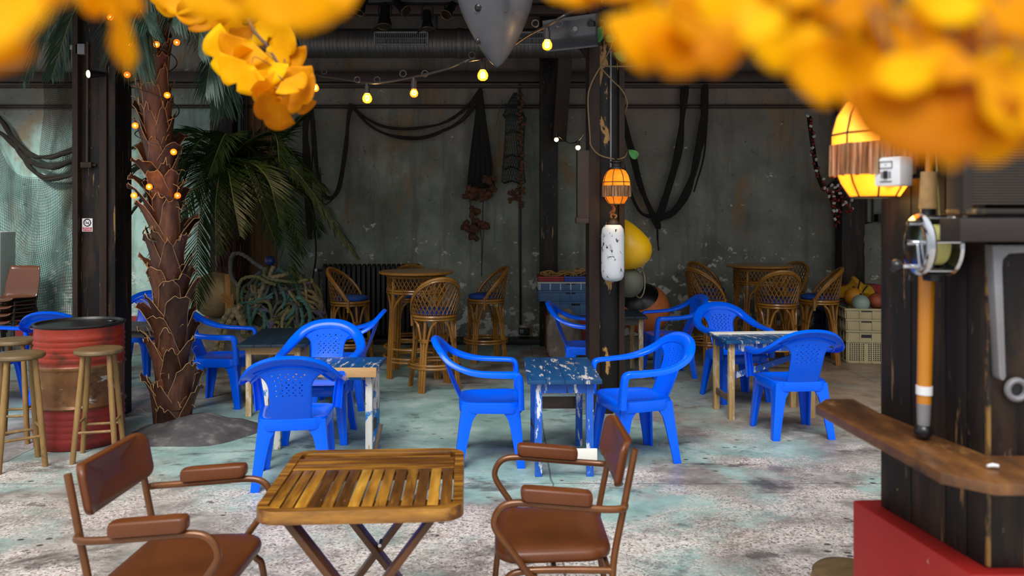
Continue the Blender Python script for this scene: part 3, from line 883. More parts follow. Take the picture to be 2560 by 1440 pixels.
def folding_table():
    root = thing('folding_table', 'slatted wooden folding table with rounded corners between two brown armchairs', 'table', (-.505, 2.86, 0), radians(3.2))
    W, D, H, r = .665, .67, .72, .075
    def outline(k, rr):
        pts = []
        for cx, cy, a0 in ((W/2-k-rr, D/2-k-rr, 0), (-W/2+k+rr, D/2-k-rr, 90), (-W/2+k+rr, -D/2+k+rr, 180), (W/2-k-rr, -D/2+k+rr, 270)):
            for i in range(9):
                a = radians(a0 + 90*i/8); pts.append((cx + rr*cos(a), cy + rr*sin(a)))
        return pts
    o, i_ = outline(0, r), outline(.036, r - .036)
    mb = MB()
    rings = [[(x, y, H - .042) for x, y in o], [(x, y, H - .004) for x, y in o], [(x*.995, y*.995, H) for x, y in o], [(x*1.004, y*1.004, H) for x, y in i_], [(x, y, H - .004) for x, y in i_], [(x, y, H - .042) for x, y in i_]]
    rings.append(rings[0])
    mb.loft(rings, caps=False)
    mb.build('top_frame', M['acacia_x'], root, ang=40)
    # lengthwise boards at the far third
    iw = W/2 - .037; y1 = D/2 - .037; yb = y1 - .21
    mb = MB()
    for a, c_ in ((y1 - .066, y1), (y1 - .142, y1 - .074), (yb, y1 - .150)):
        mb.box((0, (a + c_)/2, H - .012), (2*iw - (.03 if a > y1 - .1 else .0), c_ - a, .02))
    mb.build('board', M['acacia_x'], root, bevel=.0025)
    mb = MB(); n = 14; y0 = -D/2 + .037
    for k in range(n):
        w = 2*iw / n
        x = -iw + w*(k + .5)
        ya = y0 + (.012 if k in (0, n-1) else 0)
        mb.box((x, (ya + yb - .004)/2, H - .012), (w - .006, yb - .004 - ya, .02))
    mb.build('slat', M['acacia_y'], root, bevel=.0025)
    MB().box((0, yb, H - .032), (2*iw, .03, .018)).box((0, y0 + .1, H - .032), (2*iw, .03, .018)).build('under_rail', M['acacia_leg'], root, bevel=.002)
    for k, yy in enumerate((-.24, .235)):
        in_ = .022
        for s_, off in ((1, -in_ / 2), (-1, in_ / 2)):
            MB().beam((-.245*s_, yy + off, H - .044), (.27*s_, yy + off, .0), .022, .062, up=(0, 1, 0)).build('leg', M['acacia_leg'], root, bevel=.003)
        MB().tube([(.009, yy - .026, .385), (.009, yy + .026, .385)], .007, 10).build('pivot_bolt', M['chrome'], root)
    MB().beam((-.27*1, -.24, .055), (-.27, .235, .055), .03, .02).beam((.25, -.24, .055), (.25, .235, .055), .03, .02).build('foot_rail', M['acacia_leg'], root, bevel=.003)
folding_table()

# ------------------------------------------------------------------ oil drum and round wooden stools
def drum():
    root = thing('oil_drum', 'rusty red ribbed oil drum used as a table, with three wooden stools around it', 'drum', (-3.17, 5.87, 0))
    R, H = .295, .876
    prof = [(R - .012, 0), (R, .008)]
    def ribs(z0, z1, n):
        out = []
        for i in range(n):
            z = z0 + (z1 - z0) * i / n; dz = (z1 - z0) / n
            out += [(R, z + dz*.1), (R + .008, z + dz*.5), (R, z + dz*.9)]
        return out
    lo = prof + ribs(.04, .26, 5) + [(R, .282), (R + .004, .285)]
    mid = [(R + .004, .285), (R + .014, .298), (R + .004, .312), (R, .32), (R, .55), (R + .004, .56), (R + .014, .575), (R + .004, .59)]
    hi = [(R + .004, .59), (R, .60)] + ribs(.61, .80, 5) + [(R, .83), (R + .001, H - .02)]
    MB().lathe(lo, 56, caps=False).build('lower_shell', M['drum_low'], root, ang=70)
    MB().lathe(mid, 56, caps=False).build('middle_band', M['drum_band'], root, ang=70)
    MB().lathe(hi, 56, caps=False).build('upper_shell', M['drum'], root, ang=70)
    rim = [(R + .002, H - .022), (R + .011, H - .012), (R + .009, H), (R - .004, H), (R - .012, H - .016), (.001, H - .017)]
    MB().lathe(rim, 56).build('lid', M['drum_lid'], root, ang=40)
    MB().lathe([(.026, 0), (.03, .006), (.026, .014), (.001, .014)], 20, c=(.17, .12, H - .017)).build('bung', M['drum_lid'], root)
drum()

def make_wood_stool(label, H=.745, R=.155):
    root = thing('wooden_stool', label, 'stool', group='round wooden stools by the red drum')
    ob = [MB().lathe([(.001, H - .036), (R - .012, H - .036), (R, H - .026), (R, H - .01), (R - .01, H), (R*.6, H - .002), (.001, H - .004)], 44).build('seat', M['stooltop'], root, ang=50)]
    for q in range(4):
        th = radians(45 + 90*q); d = V((cos(th), sin(th), 0))
        bot, top = d * .185, d * .112 + V((0, 0, H - .034))
        ob.append(MB().tube([bot, bot.lerp(top, .5), top], [.0175, .0195, .017], 10).build('leg', M['stoolwood'], root))
    def lp(q, z):
        th = radians(45 + 90*q); return V((cos(th), sin(th), 0)) * (.185 - .073 * z / (H - .034)) + V((0, 0, z))
    for a, b_, z in ((0, 1, .20), (2, 3, .20), (1, 2, .25), (3, 0, .25)):
        ob.append(MB().tube([lp(a, z), lp(b_, z)], .0095, 8).build('rung', M['stoolwood'], root))
    parts(root, *ob)
    return root
WS = make_wood_stool('round wooden stool in front of the red drum at its right')
place(WS, -2.83, 5.48, radians(15))
dup(WS, (-3.26, 5.29, 0), radians(40), 'round wooden stool in front of the red drum at its left')
dup(WS, (-3.66, 5.90, 0), radians(10), 'round wooden stool behind the others, left of the red drum')
s4 = make_wood_stool('low round brown stool by the red plinth, at the bottom edge', .40, .125)
s4['group'] = 'low stools'
place(s4, 1.19, 2.82, radians(20))
# ================================================================== POSTS
TOPZ = CEIL - .0
def timber_post(label, x0, x1, y0, depth, scuff):
    """two brown flanges with a tarred face set back between them"""
    cx = (x0 + x1) / 2; w = x1 - x0
    root = thing('timber_post', label, 'post', (cx, y0 + depth/2, 0), 0, 'tarred timber posts')
    return root, w

# left post  (px 180..285)
Yp = 6.45
def px2x(px, d): return (px - 1280) * d / FPX
root, w = timber_post('black tarred timber post behind the red drum, carrying a no smoking notice', px2x(180, Yp), px2x(285, Yp), Yp, .34, False)
cx = root.location.x
def postpart(name, a, b_, ya, yb, mat, rt, d, z0=0, z1=TOPZ, bev=.004):
    xa, xb = px2x(a, d) - rt.location.x, px2x(b_, d) - rt.location.x
    return MB().box(((xa+xb)/2, (ya+yb)/2 - rt.location.y, (z0+z1)/2), (xb-xa, yb-ya, z1-z0)).build(name, mat, rt, bevel=bev)
postpart('flange', 180, 194, Yp, Yp + .30, M['tar_edge'], root, Yp)
postpart('face_board', 194.3, 247.7, Yp + .05, Yp + .30, M['tar'], root, Yp)
postpart('flange', 248, 266, Yp, Yp + .30, M['tar_edge'], root, Yp)
postpart('side_board', 266.4, 285, Yp + .02, Yp + .30, M['tar'], root, Yp)
MB().tube([at(219, 105, Yp + .03) - root.location, at(218, 405, Yp + .03) - root.location], .011, 10).build('conduit', M['brownsteel'], root)
p = at(218, 413, Yp + .035) - root.location
MB().box(p, (.09, .05, .045)).tube([p + V((.04, 0, 0)), p + V((.075, 0, 0))], .012, 8).build('junction_box', M['tar_edge'], root, bevel=.005)
p = at(204, 124, Yp + .03) - root.location
MB().box(p, (.075, .06, .085)).box(p + V((-.06, .02, .02)), (.08, .03, .04)).build('socket_box', M['grey_metal'], root, bevel=.006)

# no smoking notice
def sign():
    p0, p1 = at(205.5, 546, Yp + .047), at(231.5, 579, Yp + .047)
    w, h = p1.x - p0.x, p0.z - p1.z
    c = (p0 + p1) / 2
    root = thing('no_smoking_sign', 'small white and red no smoking notice on the black post', 'sign', (c.x, c.y, c.z))
    MB().box((0, 0, 0), (w, .004, h)).build('plate', M['sign_white'], root, smooth=False)
    MB().box((0, -.003, -h*.31), (w*.86, .002, h*.30)).build('red_panel', M['sign_red'], root, smooth=False)
    R = w*.33; z = h*.18
    mb = MB().tube([(R*cos(2*pi*i/28), -.0035, z + R*sin(2*pi*i/28)) for i in range(28)], R*.14, 6, closed=True)
    mb.beam((-R*.66, -.0035, z + R*.66), (R*.66, -.0035, z - R*.66), .002, R*.22, up=(0, 1, 0))
    mb.build('ban_ring', M['sign_black'], root)
    mb = MB().box((-R*.05, -.003, z - R*.12), (R*1.1, .002, R*.2)).box((R*.42, -.003, z + R*.2), (R*.1, .002, R*.35))
    mb.build('cigarette', M['sign_black'], root, smooth=False)
    for i, (txt, zz) in enumerate((('DEFENSE', -.235), ('DE FUMER', -.375))):
        cu = bpy.data.curves.new('lettering', 'FONT'); cu.body = txt; cu.size = h*.155; cu.align_x = 'CENTER'; cu.align_y = 'CENTER'
        cu.space_character = 1.0; cu.extrude = .0006
        o = bpy.data.objects.new('lettering', cu); C.objects.link(o)
        o.parent = root; o.location = (0, -.0045, h*zz); o.rotation_euler = (radians(90), 0, 0); o.scale = (.9, 1, 1)
        cu.materials.append(M['sign_white'])
        me = bpy.data.meshes.new_from_object(o.evaluated_get(bpy.context.evaluated_depsgraph_get()))
        m_ = bpy.data.objects.new('lettering', me); C.objects.link(m_)
        m_.parent = root; m_.location = o.location; m_.rotation_euler = o.rotation_euler; m_.scale = o.scale
        bpy.data.objects.remove(o); bpy.data.curves.remove(cu)
sign()

# small spot lamp on the left post
def spot_lamp():
    c = at(225, 185, Yp - .09)
    root = thing('spot_lamp', 'small lit black spot lamp clamped to the black post', 'lamp', (c.x, c.y, c.z))
    ax = V((-.62, -.75, -.12)).normalized()
    e = ax * -.12
    MB().tube([e, e*.55, ax*-.055, V((0, 0, 0)), ax*.012], [.016, .024, .026, .033, .034], 16).build('lamp_body', M['black_plastic'], root)
    MB().tube([ax*.0125, ax*.019], [.03, .026], 16).build('lens', M['spotlens'], root)
    MB().tube(smooth_path([e*.7, e*.7 + V((.03, .03, .0)), V((.085, .10, .01))], 5), .01, 8).build('clamp', M['black_plastic'], root)
spot_lamp()

# centre post (px 1440..1562)
Yc = 6.62
root, w = timber_post('black scuffed timber post in the middle, hung with a white fender', px2x(1473, Yc), px2x(1562, Yc), Yc, .34, True)
CPOST = root
postpart('flange', 1473, 1499.6, Yc, Yc + .32, M['tar_edge'], root, Yc)
postpart('face_board', 1500, 1547.5, Yc + .05, Yc + .30, M['tar_worn'], root, Yc)
postpart('flange', 1548, 1562, Yc, Yc + .32, M['tar_edge'], root, Yc)
MB().tube([at(1527, 128, Yc + .03) - root.location, at(1527, 425, Yc + .03) - root.location], .009, 10).build('conduit', M['grey_metal'], root)
a, b_ = at(1441, 378, Yc + .12), at(1478, 545, Yc + .12)
MB().box(((a.x+b_.x)/2 - root.location.x, Yc + .08 - root.location.y, (a.z+b_.z)/2), (b_.x-a.x, .15, a.z-b_.z)).build('panel_box', M['brownsteel'], root, bevel=.006)
a = at(1458, 545, Yc + .1) - root.location
MB().box(a + V((0, -.02, -.02)), (.13, .14, .05)).build('panel_shelf', M['brownsteel'], root, bevel=.005)
MB().beam(at(1478, 135, Yc + .2) - root.location, at(1420, 60, Yc + .2) - root.location, .09, .1).build('knee_brace', M['tar_edge'], root, bevel=.004)

# fringed wall lantern, used twice
def fringed_lamp(label, loc, rz, s=1.0, hot=False, group='amber fringed lanterns'):
    root = thing('fringed_lantern', label, 'lamp', loc, rz, group)
    root.scale = (s, s, s)
    prof = [(.045, .145), (.075, .128), (.098, .09), (.111, .04), (.112, .0), (.104, -.05), (.088, -.095), (.062, -.135)]
    n = 8
    def section(r, z, k=n):
        return [(r*cos(2*pi*(i+.5)/k), r*sin(2*pi*(i+.5)/k), z) for i in range(k)]
    mb = MB(); mb.loft([section(r, z) for r, z in prof], caps=False)
    mb.build('shade', M['shade_hot'] if hot else M['shade'], root, smooth=True, ang=30, solid=.003)
    mb = MB()
    for i in range(n):
        mb.tube([V(section(r + .002, z)[i]) for r, z in prof], .0028, 5)
    for r, z in (prof[0], prof[3], prof[-1]):
        mb.tube([V(q) for q in section(r + .002, z)], .003, 5, closed=True)
    mb.build('wire_frame', M['dark'], root)
    mb = MB(); N_ = 88
    ra = []; rb = []
    for i in range(N_):
        th = 2*pi*i/N_
        k = cos(pi/n) / cos(((th + pi/n) % (2*pi/n)) - pi/n)
        o = .004 + .0025*(i % 2)
        ra.append(((.112*k + o)*cos(th), (.112*k + o)*sin(th), .012)); rb.append(((.114*k + o)*cos(th), (.114*k + o)*sin(th), -.075 - .003*(i % 5 == 0)))
    mb.loft([ra, rb], caps=False)
    mb.build('fringe', M['fringe'], root, smooth=False, solid=.002)
    MB().lathe([(.062, .142), (.058, .155), (.036, .16), (.034, .19), (.052, .196), (.05, .204), (.03, .212), (.001, .214)], 24).build('cap', M['dark'], root, ang=50)
    MB().sphere((0, 0, .03), .03, 14, 10).build('bulb', M['bulb_hot'] if hot else M['bulb_in'], root)
    MB().tube(smooth_path([(0, 0, .205), (0, .05, .235), (0, .12, .22), (0, .15, .16), (0, .155, .10)], 6), .008, 8).box((0, .158, .10), (.05, .012, .09)).build('bracket', M['dark'], root)
    return root
c = at(1541, 468, Yc - .12)
fringed_lamp('amber fringed lantern on the centre post, above the white fender', (c.x, c.y, c.z), 0, 1.02)

# hung buoys
def fender():
    c = at(1532, 632, Yc - .115)
    root = thing('fender_buoy', 'white scuffed cylindrical fender hanging on the centre post', 'buoy', (c.x, c.y, c.z))
    R = .094; H = .232
    prof = [(.001, -H), (.04, -H+.001), (.072, -H+.014), (.088, -H+.04), (R, -H+.09), (R, H-.09), (.088, H-.04), (.07, H-.012), (.05, H), (.001, H)]
    MB().lathe(prof, 36).build('body', M['buoy_white'], root, ang=70)
    MB().lathe([(.058, H-.006), (.056, H+.012), (.035, H+.034), (.018, H+.05), (.001, H+.055)], 20).build('collar', M['tar'], root)
    mb = MB()
    for k in range(3):
        random.seed(k+3)
        mb.tube(smooth_path([(.0, 0, H+.03), (.03*cos(k*2), .02*sin(k*2), H+.07), (-.02*cos(k), .02, H+.09), (.012, -.01*k, H+.13), (-.012, 0, H+.16)], 6), .008, 7)
    mb.tube([(0, 0, H+.1), (0.005, .03, H+.27)], .007, 7)
    mb.build('rope', M['cork'], root)
fender()
def yellow_buoy():
    c = at(1572, 617, Yc + .62)
    root = thing('cone_buoy', 'yellow cone topped buoy hanging behind the white fender', 'buoy', (c.x, c.y, c.z))
    root.rotation_euler = (0, radians(-12), 0)
    prof = [(.001, -.205), (.09, -.195), (.16, -.15), (.196, -.085), (.203, -.03), (.19, .035), (.14, .12), (.08, .195), (.035, .24), (.012, .255), (.001, .257)]
    MB().lathe(prof, 36).build('body', M['buoy_yellow'], root, ang=60)
    MB().tube([(0, 0, .25), (0, 0, .30), (.012, 0, .33)], .012, 8).build('lug', M['dark'], root)
    MB().tube([(.012, 0, .32), (.0, 0, 1.2)], .005, 6).build('rope', M['cable'], root)
    c = at(1572, 690, Yc + .62)
    root = thing('round_buoy', 'dull grey green buoy hanging under the yellow buoy', 'buoy', (c.x, c.y, c.z - .06))
    MB().sphere((0, 0, 0), .135, 24, 16).build('body', M['buoy_olive'], root, ang=80)
    MB().tube([(.10 + .05*cos(2*pi*i/16), .02, .0 + .14*sin(2*pi*i/16)) for i in range(16)], .006, 6, closed=True).build('rope_loop', M['rope_beige'], root)
yellow_buoy()

# vine winding round the centre post
def vine():
    root = thing('climbing_vine', 'thin climbing vine with a few green leaves round the centre post', 'vine', at(1500, 165, Yc - .06))
    o = root.location
    D = Yc - .04
    strands = [
        [(1525, 60, D), (1530, 110, D), (1500, 168, D), (1478, 210, D), (1470, 250, D), (1475, 340, D), (1478, 365, D), (1500, 388, D), (1540, 398, D), (1562, 392, D), (1566, 378, D + .2), (1555, 365, D + .34)],
        [(1500, 168, D), (1530, 200, D), (1555, 225, D), (1568, 255, D + .05), (1563, 280, D + .1)],
        [(1500, 165, D), (1540, 166, D), (1590, 164, D), (1640, 150, D)],
    ]
    mb = MB()
    for s_ in strands:
        mb.tube(smooth_path([at(*q) - o for q in s_], 6), .006, 6)
    mb.tube([at(1562, 380, D + .2) - o, at(1572, 374, D + .1) - o], .003, 5)
    mb.build('stem', M['vine'], root)
    for (px, py, L, rot, til) in ((1583, 385, .10, -50, .2), (1495, 85, .15, 30, .3), (1528, 96, .10, 100, .5), (1552, 140, .13, -70, .3)):
        c = at(px, py, D) - o
        mb = MB(); pts = []
        n = 9
        for j in range(n):
            t = j/(n-1)
            hw = L*.36*sin(pi*min(1, t**.7))**.8 if 0 < t < 1 else 0.001
            for i in range(5):
                u = -1 + 2*i/4
                pts.append(V((u*hw, -.012*abs(u) + .02*t*t, (t-.5)*L)))
        fs = [(j*5+i, j*5+i+1, (j+1)*5+i+1, (j+1)*5+i) for j in range(n-1) for i in range(4)]
        mb.add(pts, fs, 0, Matrix.Translation(c) @ Matrix.Rotation(radians(rot), 4, 'Y') @ Matrix.Rotation(til, 4, 'X'))
        mb.build('leaf', M['leafgreen'], root, solid=.0015, ang=80)
vine()

# wall posts, planks and pipes
def wall_post(label, a, b_, ytop, ybot, mat, depth=.2, d=WY - .05):
    p0, p1 = at(a, ytop, d - depth), at(b_, ybot, d - depth)
    z0 = max(0.0, p1.z); z1 = min(CEIL - .02, p0.z)
    o = MB().box(((p0.x+p1.x)/2, d - depth/2, (z0+z1)/2), (p1.x-p0.x, depth, z1-z0)).build('wall_post', mat, bevel=.005)
    return tag(o, label, 'post', 'timber posts standing against the back wall')
wall_post('dark timber post on the back wall behind the blue grey crates', 1350, 1395, -20, 900, M['tar'], .22, WY - .16)
wall_post('dark timber post on the back wall above the beige crates', 2105, 2162, -20, 900, M['tar'], .22, WY - .16)
wall_post('dark timber post on the back wall between the two palms', 525, 580, -20, 900, M['tar'], .22, WY - .16)
o = MB()
for k in range(4):
    xa = px2x(622 + k*18.2, WY); xb = px2x(639.6 + k*18.2, WY)
    o.box(((xa+xb)/2, WY - .035, 1.75), (xb-xa, .05, 3.2))
tag(o.build('plank_panel', M['plank'], bevel=.004), 'orange brown plank panel on the back wall behind the small palm', 'panel')
o = MB()
for px in (607, 617):
    o.tube([(px2x(px, WY - .1), WY - .12, .07), (px2x(px, WY - .1), WY - .12, 4.3)], .022, 10)
tag(o.build('wall_pipe', M['dark']), 'pair of dark upright pipes beside the orange brown planks', 'pipe')
o = MB().beam(at(1396, 350, 10.0), at(1412, 120, 9.6), .17, .17)
tag(o.build('leaning_beam', M['tar_edge'], bevel=.006), 'rough brown beam leaning against the dark post in the middle of the wall', 'beam')
# cable to the wall socket, second pipe on the right
root = thing('wall_cable', 'thin black cable running down the back wall to a grey socket', 'cable', (px2x(1301, WY - .04), WY - .03, .2))
o = root.location
MB().tube([at(1299, 210, WY - .03) - o, at(1300, 500, WY - .03) - o, at(1301, 812, WY - .03) - o], .016, 8).build('cable', M['cable'], root)
p = at(1310, 828, WY - .04) - o
MB().box(p, (.14, .06, .085)).build('socket', M['dark'], root, bevel=.006)
MB().box(p + V((-.03, -.034, 0)), (.05, .01, .05)).build('socket_cover', M['grey_metal'], root, bevel=.003)
root = thing('conduit_run', 'dark conduit loop on the wall right of the far right post', 'pipe', (px2x(2175, WY), WY - .03, 1.8))
o = root.location
MB().tube([at(2166, 430, WY - .014) - o, at(2166, 560, WY - .014) - o], .014, 8).tube([at(2182, 430, WY - .03) - o, at(2182, 556, WY - .03) - o, at(2166, 557, WY - .03) - o], .011, 8).build('conduit', M['dark'], root)
p = at(2202, 545, WY - .08) - o
MB().box(p, (.12, .12, .10)).build('grey_box', M['greywood'], root, bevel=.006)

# ================================================================== UP IN THE ROOF
def duct():
    root = thing('air_duct', 'long grey ribbed air duct with two grilles under the roof', 'duct', (1.3, 9.55, 3.71))
    R = .172; prof = []
    x = -4.3
    L = 11.0; k = 0
    while k * .045 < L:
        prof += [(R, k*.045), (R, k*.045 + .036), (R + .004, k*.045 + .041)]
        k += 1
    Mx = Matrix.Translation((-4.3, 0, 0)) @ Matrix.Rotation(radians(90), 4, 'Y')
    MB().lathe(prof, 28, M=Mx).build('pipe', M['galv'], root, ang=25)
    MB().lathe([(R+.006, 2.35), (R+.01, 2.36), (R+.01, 2.40), (R+.006, 2.41)], 28, M=Mx, caps=False).build('joint_band', M['galv'], root)
    for pa, pb in ((937, 1069), (1268, 1372)):
        xa, xb = px2x(pa, 9.37) - 1.3, px2x(pb, 9.37) - 1.3
        y = -R - .012; w = xb - xa; h = .14; z0 = .02
        mb = MB().box(((xa+xb)/2, y, z0 + h/2), (w, .025, .018)).box(((xa+xb)/2, y, z0 - h/2), (w, .025, .018)).box((xa, y, z0), (.018, .025, h + .018)).box((xb, y, z0), (.018, .025, h + .018)).box(((xa+xb)/2, y, z0), (w, .02, .008))
        fr = mb.build('vent_grille', M['grey_metal'], root, bevel=.002)
        mb = MB()
        nn = 26
        for i in range(1, nn):
            mb.box((xa + w*i/nn, y + .004, z0), (.006, .012, h))
        mb.box(((xa+xb)/2, y + .03, z0), (w, .03, h), mi=1)
        mb.build('slats', [M['grey_metal'], M['black_plastic']], fr, smooth=False)
    for xx in (-2.2, .6, 3.2):
        MB().box((xx, 0, .42), (.03, .03, .52)).build('hanger', M['dark'], root)
duct()
o = MB().box((.4, 9.2, 4.01), (11, .12, .10)).box((-3.9, 9.2, 4.228), (.1, .1, .34)).box((0, 9.2, 4.228), (.1, .1, .34)).box((4, 9.2, 4.228), (.1, .1, .34)).build('truss_chord', M['brownsteel'], bevel=.006)
tag(o, 'long dark brown roof beam just above the air duct', 'beam')
def light_bar():
    root = thing('lighting_bar', 'black pipe under the roof holding the stage lamps', 'bar', (-.7, 8.0, 3.80))
    MB().tube([(-2.2, 0, 0), (2.2, 0, 0)], .03, 12).build('pipe', M['dark'], root)
    for x in (-1.8, 0, 1.8):
        MB().tube([(x, 0, .02), (x, 0, CEIL - 3.80)], .012, 8).build('hanger', M['dark'], root)
light_bar()
def stage_lamp(label, px, py, ax, s=1.0, doors=False):
    c = at(px, py, 7.93)
    root = thing('stage_lamp', label, 'stage lamp', (c.x, c.y, c.z), 0, 'stage lamps on the roof bar')
    a = V(ax).normalized()
    body = [a*-.13*s, a*-.12*s, a*.02*s, a*.03*s, a*.11*s, a*.12*s]
    MB().tube(body, [.02*s, .05*s, .052*s, .06*s, .078*s, .078*s], 18).build('lamp_body', M['black_plastic'], root)
    MB().tube([a*.1205*s, a*.124*s], .066*s, 18).build('lens', M['warmdim'], root)
    A0, B0 = frame_of(a)
    MB().tube([a*.122*s + (A0*cos(2*pi*i/20) + B0*sin(2*pi*i/20))*.074*s for i in range(20)], .004, 5, closed=True).build('lens_rim', M['goldline'], root)
    if doors:
        A, B = frame_of(a)
        for sg in (-1, 1):
            q = a*.12*s + A*sg*.075*s
            MB().beam(q, q + a*.04*s + A*sg*.05*s, .13*s, .004).build('barn_door', M['dark'], root)
        for sg in (-1, 1):
            q = a*-.05*s + A*sg*.10*s
            MB().add([q + a*.15*s, q - a*.12*s, q - a*.16*s + V((0, 0, .05)), q + V((A.x*sg*.07, A.y*sg*.07, .1)) ], [(0, 1, 2, 3)]) if False else None
    top = V((0, 8.0 - c.y, 3.80 - c.z))
    MB().tube([V((.065*s, 0, 0)), V((.068*s, .02, (top.z - .03)*.7)), top, V((-.068*s, .02, (top.z - .03)*.7)), V((-.065*s, 0, 0))], .008, 6).build('yoke', M['dark'], root)
M['warmdim'] = pm('dim_lamp_lens', '#241d12', rough=.12)
for lb, px, py, ax, s, dr in [
    ('stage lamp pointing straight down, second from the left on the roof bar', 962, 40, (0, -.25, -1), .95, True),
    ('stage lamp tilted to the right, third from the left on the roof bar', 1000, 14, (.75, -.4, -.7), .8, False),
    ('stage lamp with bright edged shutters, hanging lowest, left of the shark', 1068, 50, (.05, -.2, -1), .8, True),
    ('stage lamp tilted left beside the grey shark', 1124, 24, (-.35, -.6, -.75), .75, False),
    ('stage lamp half hidden at the far left of the roof bar', 905, 12, (-.3, -.3, -.9), .75, False)]:
    stage_lamp(lb, px, py, ax, s, dr)

# the hanging shark
def shark():
    d = 4.9
    c = at(1243, 166, d)
    root = thing('shark_figure', 'grey shark figure hanging head down from the roof', 'figure', (c.x, c.y, c.z))
    s = d / FPX
    # half widths in px of the outline, from snout tip (0) upward
    prof = [(-2, 2), (4, 10), (14, 20), (30, 32), (55, 48), (85, 64), (115, 78), (145, 89), (168, 95), (220, 104), (300, 112), (420, 108), (520, 92)]
    cxs = [(0, 0), (168, -5), (520, -8)]
    rings = []
    for h, w in prof:
        off = -.03 * h
        ring = []
        for j in range(28):
            th = 2*pi*j/28
            ring.append(((off + w*cos(th)) * s, (w*.72*sin(th)) * s + .0, h * s))
        rings.append(ring)
    MB().loft(rings).build('body', M['shark'], root, ang=80)
    p = V(((1199 - 1243)*s, -(66*.72)*s*.98 - .004, (166 - 32)*s))
    MB().sphere(p, .026, 14, 10).build('eye', M['black_plastic'], root)
    MB().tube([p + V((.03*cos(2*pi*i/18), .006, .034*sin(2*pi*i/18))) for i in range(18)], .006, 6, closed=True).build('eye_rim', M['shark'], root)
    p = V(((1191 - 1243)*s, -.012, (166 - 108)*s))
    MB().sphere(p + V((.012, -.035, 0)), .016, 12, 8, sq=(1, .5, 1.3)).build('nostril', M['black_plastic'], root)
    MB().tube(smooth_path([(.05, -.135, .30), (.075, -.12, .335), (.085, -.10, .38)], 4), .004, 6).build('mouth', M['dark'], root)
    for sg in (-1, 1):
        mb = MB()
        mb.loft([[(sg*.22, -.05, .95), (sg*.24, .06, .95), (sg*.22, .06, 1.12), (sg*.2, -.04, 1.12)], [(sg*.36, -.01, 1.10), (sg*.37, .01, 1.10), (sg*.36, .01, 1.22), (sg*.36, -.01, 1.22)]])
        mb.build('fin', M['shark'], root, bevel=.006)
    MB().tube([(-.03, 0, 1.25), (-.03, 0, CEIL + .02 - c.z)], .008, 8).build('wire', M['cable'], root)
shark()
def metal_plate():
    d = 6.3
    c = at(1430, 85, d)
    root = thing('metal_plate', 'curved grey sheet metal shade with a bolt, at the top of the centre post', 'plate', (c.x, c.y, c.z))
    mb = MB()
    corners = [(1356, 52), (1500, 22), (1500, 108), (1366, 129)]
    P = [at(x, y, d) - c for x, y in corners]
    nu, nv = 14, 10
    g = {}
    for j in range(nv+1):
        for i in range(nu+1):
            u, v = i/nu, j/nv
            p = P[0].lerp(P[1], u).lerp(P[3].lerp(P[2], u), v)
            p = p + V((0, .10*sin(pi*v) * (1 - .3*u) + .12*u, 0))
            g[i, j] = len(mb.v); mb.v.append(p)
    for j in range(nv):
        for i in range(nu):
            mb.f.append((g[i, j], g[i+1, j], g[i+1, j+1], g[i, j+1])); mb.m.append(0)
    mb.build('sheet', M['plate'], root, solid=.008, ang=60)
    q = at(1436, 77, d + .05) - c
    MB().tube([q + V((0, .02, 0)), q + V((0, -.06, 0)), q + V((0, -.075, 0))], [.028, .028, .018], 16).build('bolt', M['grey_metal'], root)
    MB().beam(at(1478, 60, d + .12) - c, at(1505, 60, 6.7) - c, .04, .04).build('arm', M['dark'], root)
metal_plate()

# festoon of amber bulbs
def festoon():
    pts = [(700, 140, 6.6), (745, 165, 6.4), (788, 186, 6.2), (850, 197, 5.9), (918, 207, 5.6), (975, 204, 5.35), (1035, 193, 5.1), (1120, 172, 4.75), (1170, 152, 4.5), (1203, 146, 5.2), (1260, 130, 5.18), (1320, 90, 4.95), (1366, 66, 4.7), (1420, 35, 4.6), (1480, 12, 5.2), (1515, -20, 6.5)]
    o = at(918, 207, 5.6)
    root = thing('festoon_lights', 'black festoon cable of five amber bulbs across the middle', 'string lights', o)
    MB().tube(smooth_path([at(*q) - o for q in pts], 6), .009, 8).build('cable', M['cable'], root)
    for (px, py, d, r) in ((788, 186, 6.2, .029), (918, 207, 5.6, .033), (1035, 193, 5.1, .026), (1207, 146, 5.2, .034), (1368, 68, 4.7, .029)):
        q = at(px, py, d) - o
        L = .135 if px not in (1368,) else .12
        sk = MB().tube([q, q + V((0, 0, -.02)), q + V((0, 0, -.022)), q + V((0, 0, -.075))], [.012, .014, .018, .019], 12).build('socket', M['dark'], root)
        for sg in (-1, 1):
            mb = MB().tube([q + V((sg*.07 + .02*cos(2*pi*i/14), 0, .022 + .02*sin(2*pi*i/14))) for i in range(14)], .0045, 6, closed=True)
            mb.build('loop', M['dark'], sk)
        b_ = q + V((0, 0, -.075 - r*1.05))
        k = r / .03
        bl = MB().lathe([(.014, .036*k), (.018*k, .028*k), (.028*k, .012*k), (.031*k, -.004*k), (.026*k, -.02*k), (.014*k, -.029*k), (.001, -.031*k)], 18, c=b_).build('bulb', M['bulb'], root, ang=80)
        mb = MB()
        for u in (-.008, 0, .008):
            mb.tube(smooth_path([b_ + V((u, 0, .02*k)), b_ + V((u*1.6, 0, 0)), b_ + V((u*.8, 0, -.016*k))], 4), .0028, 5)
        mb.build('filament', M['filament'], bl)
festoon()
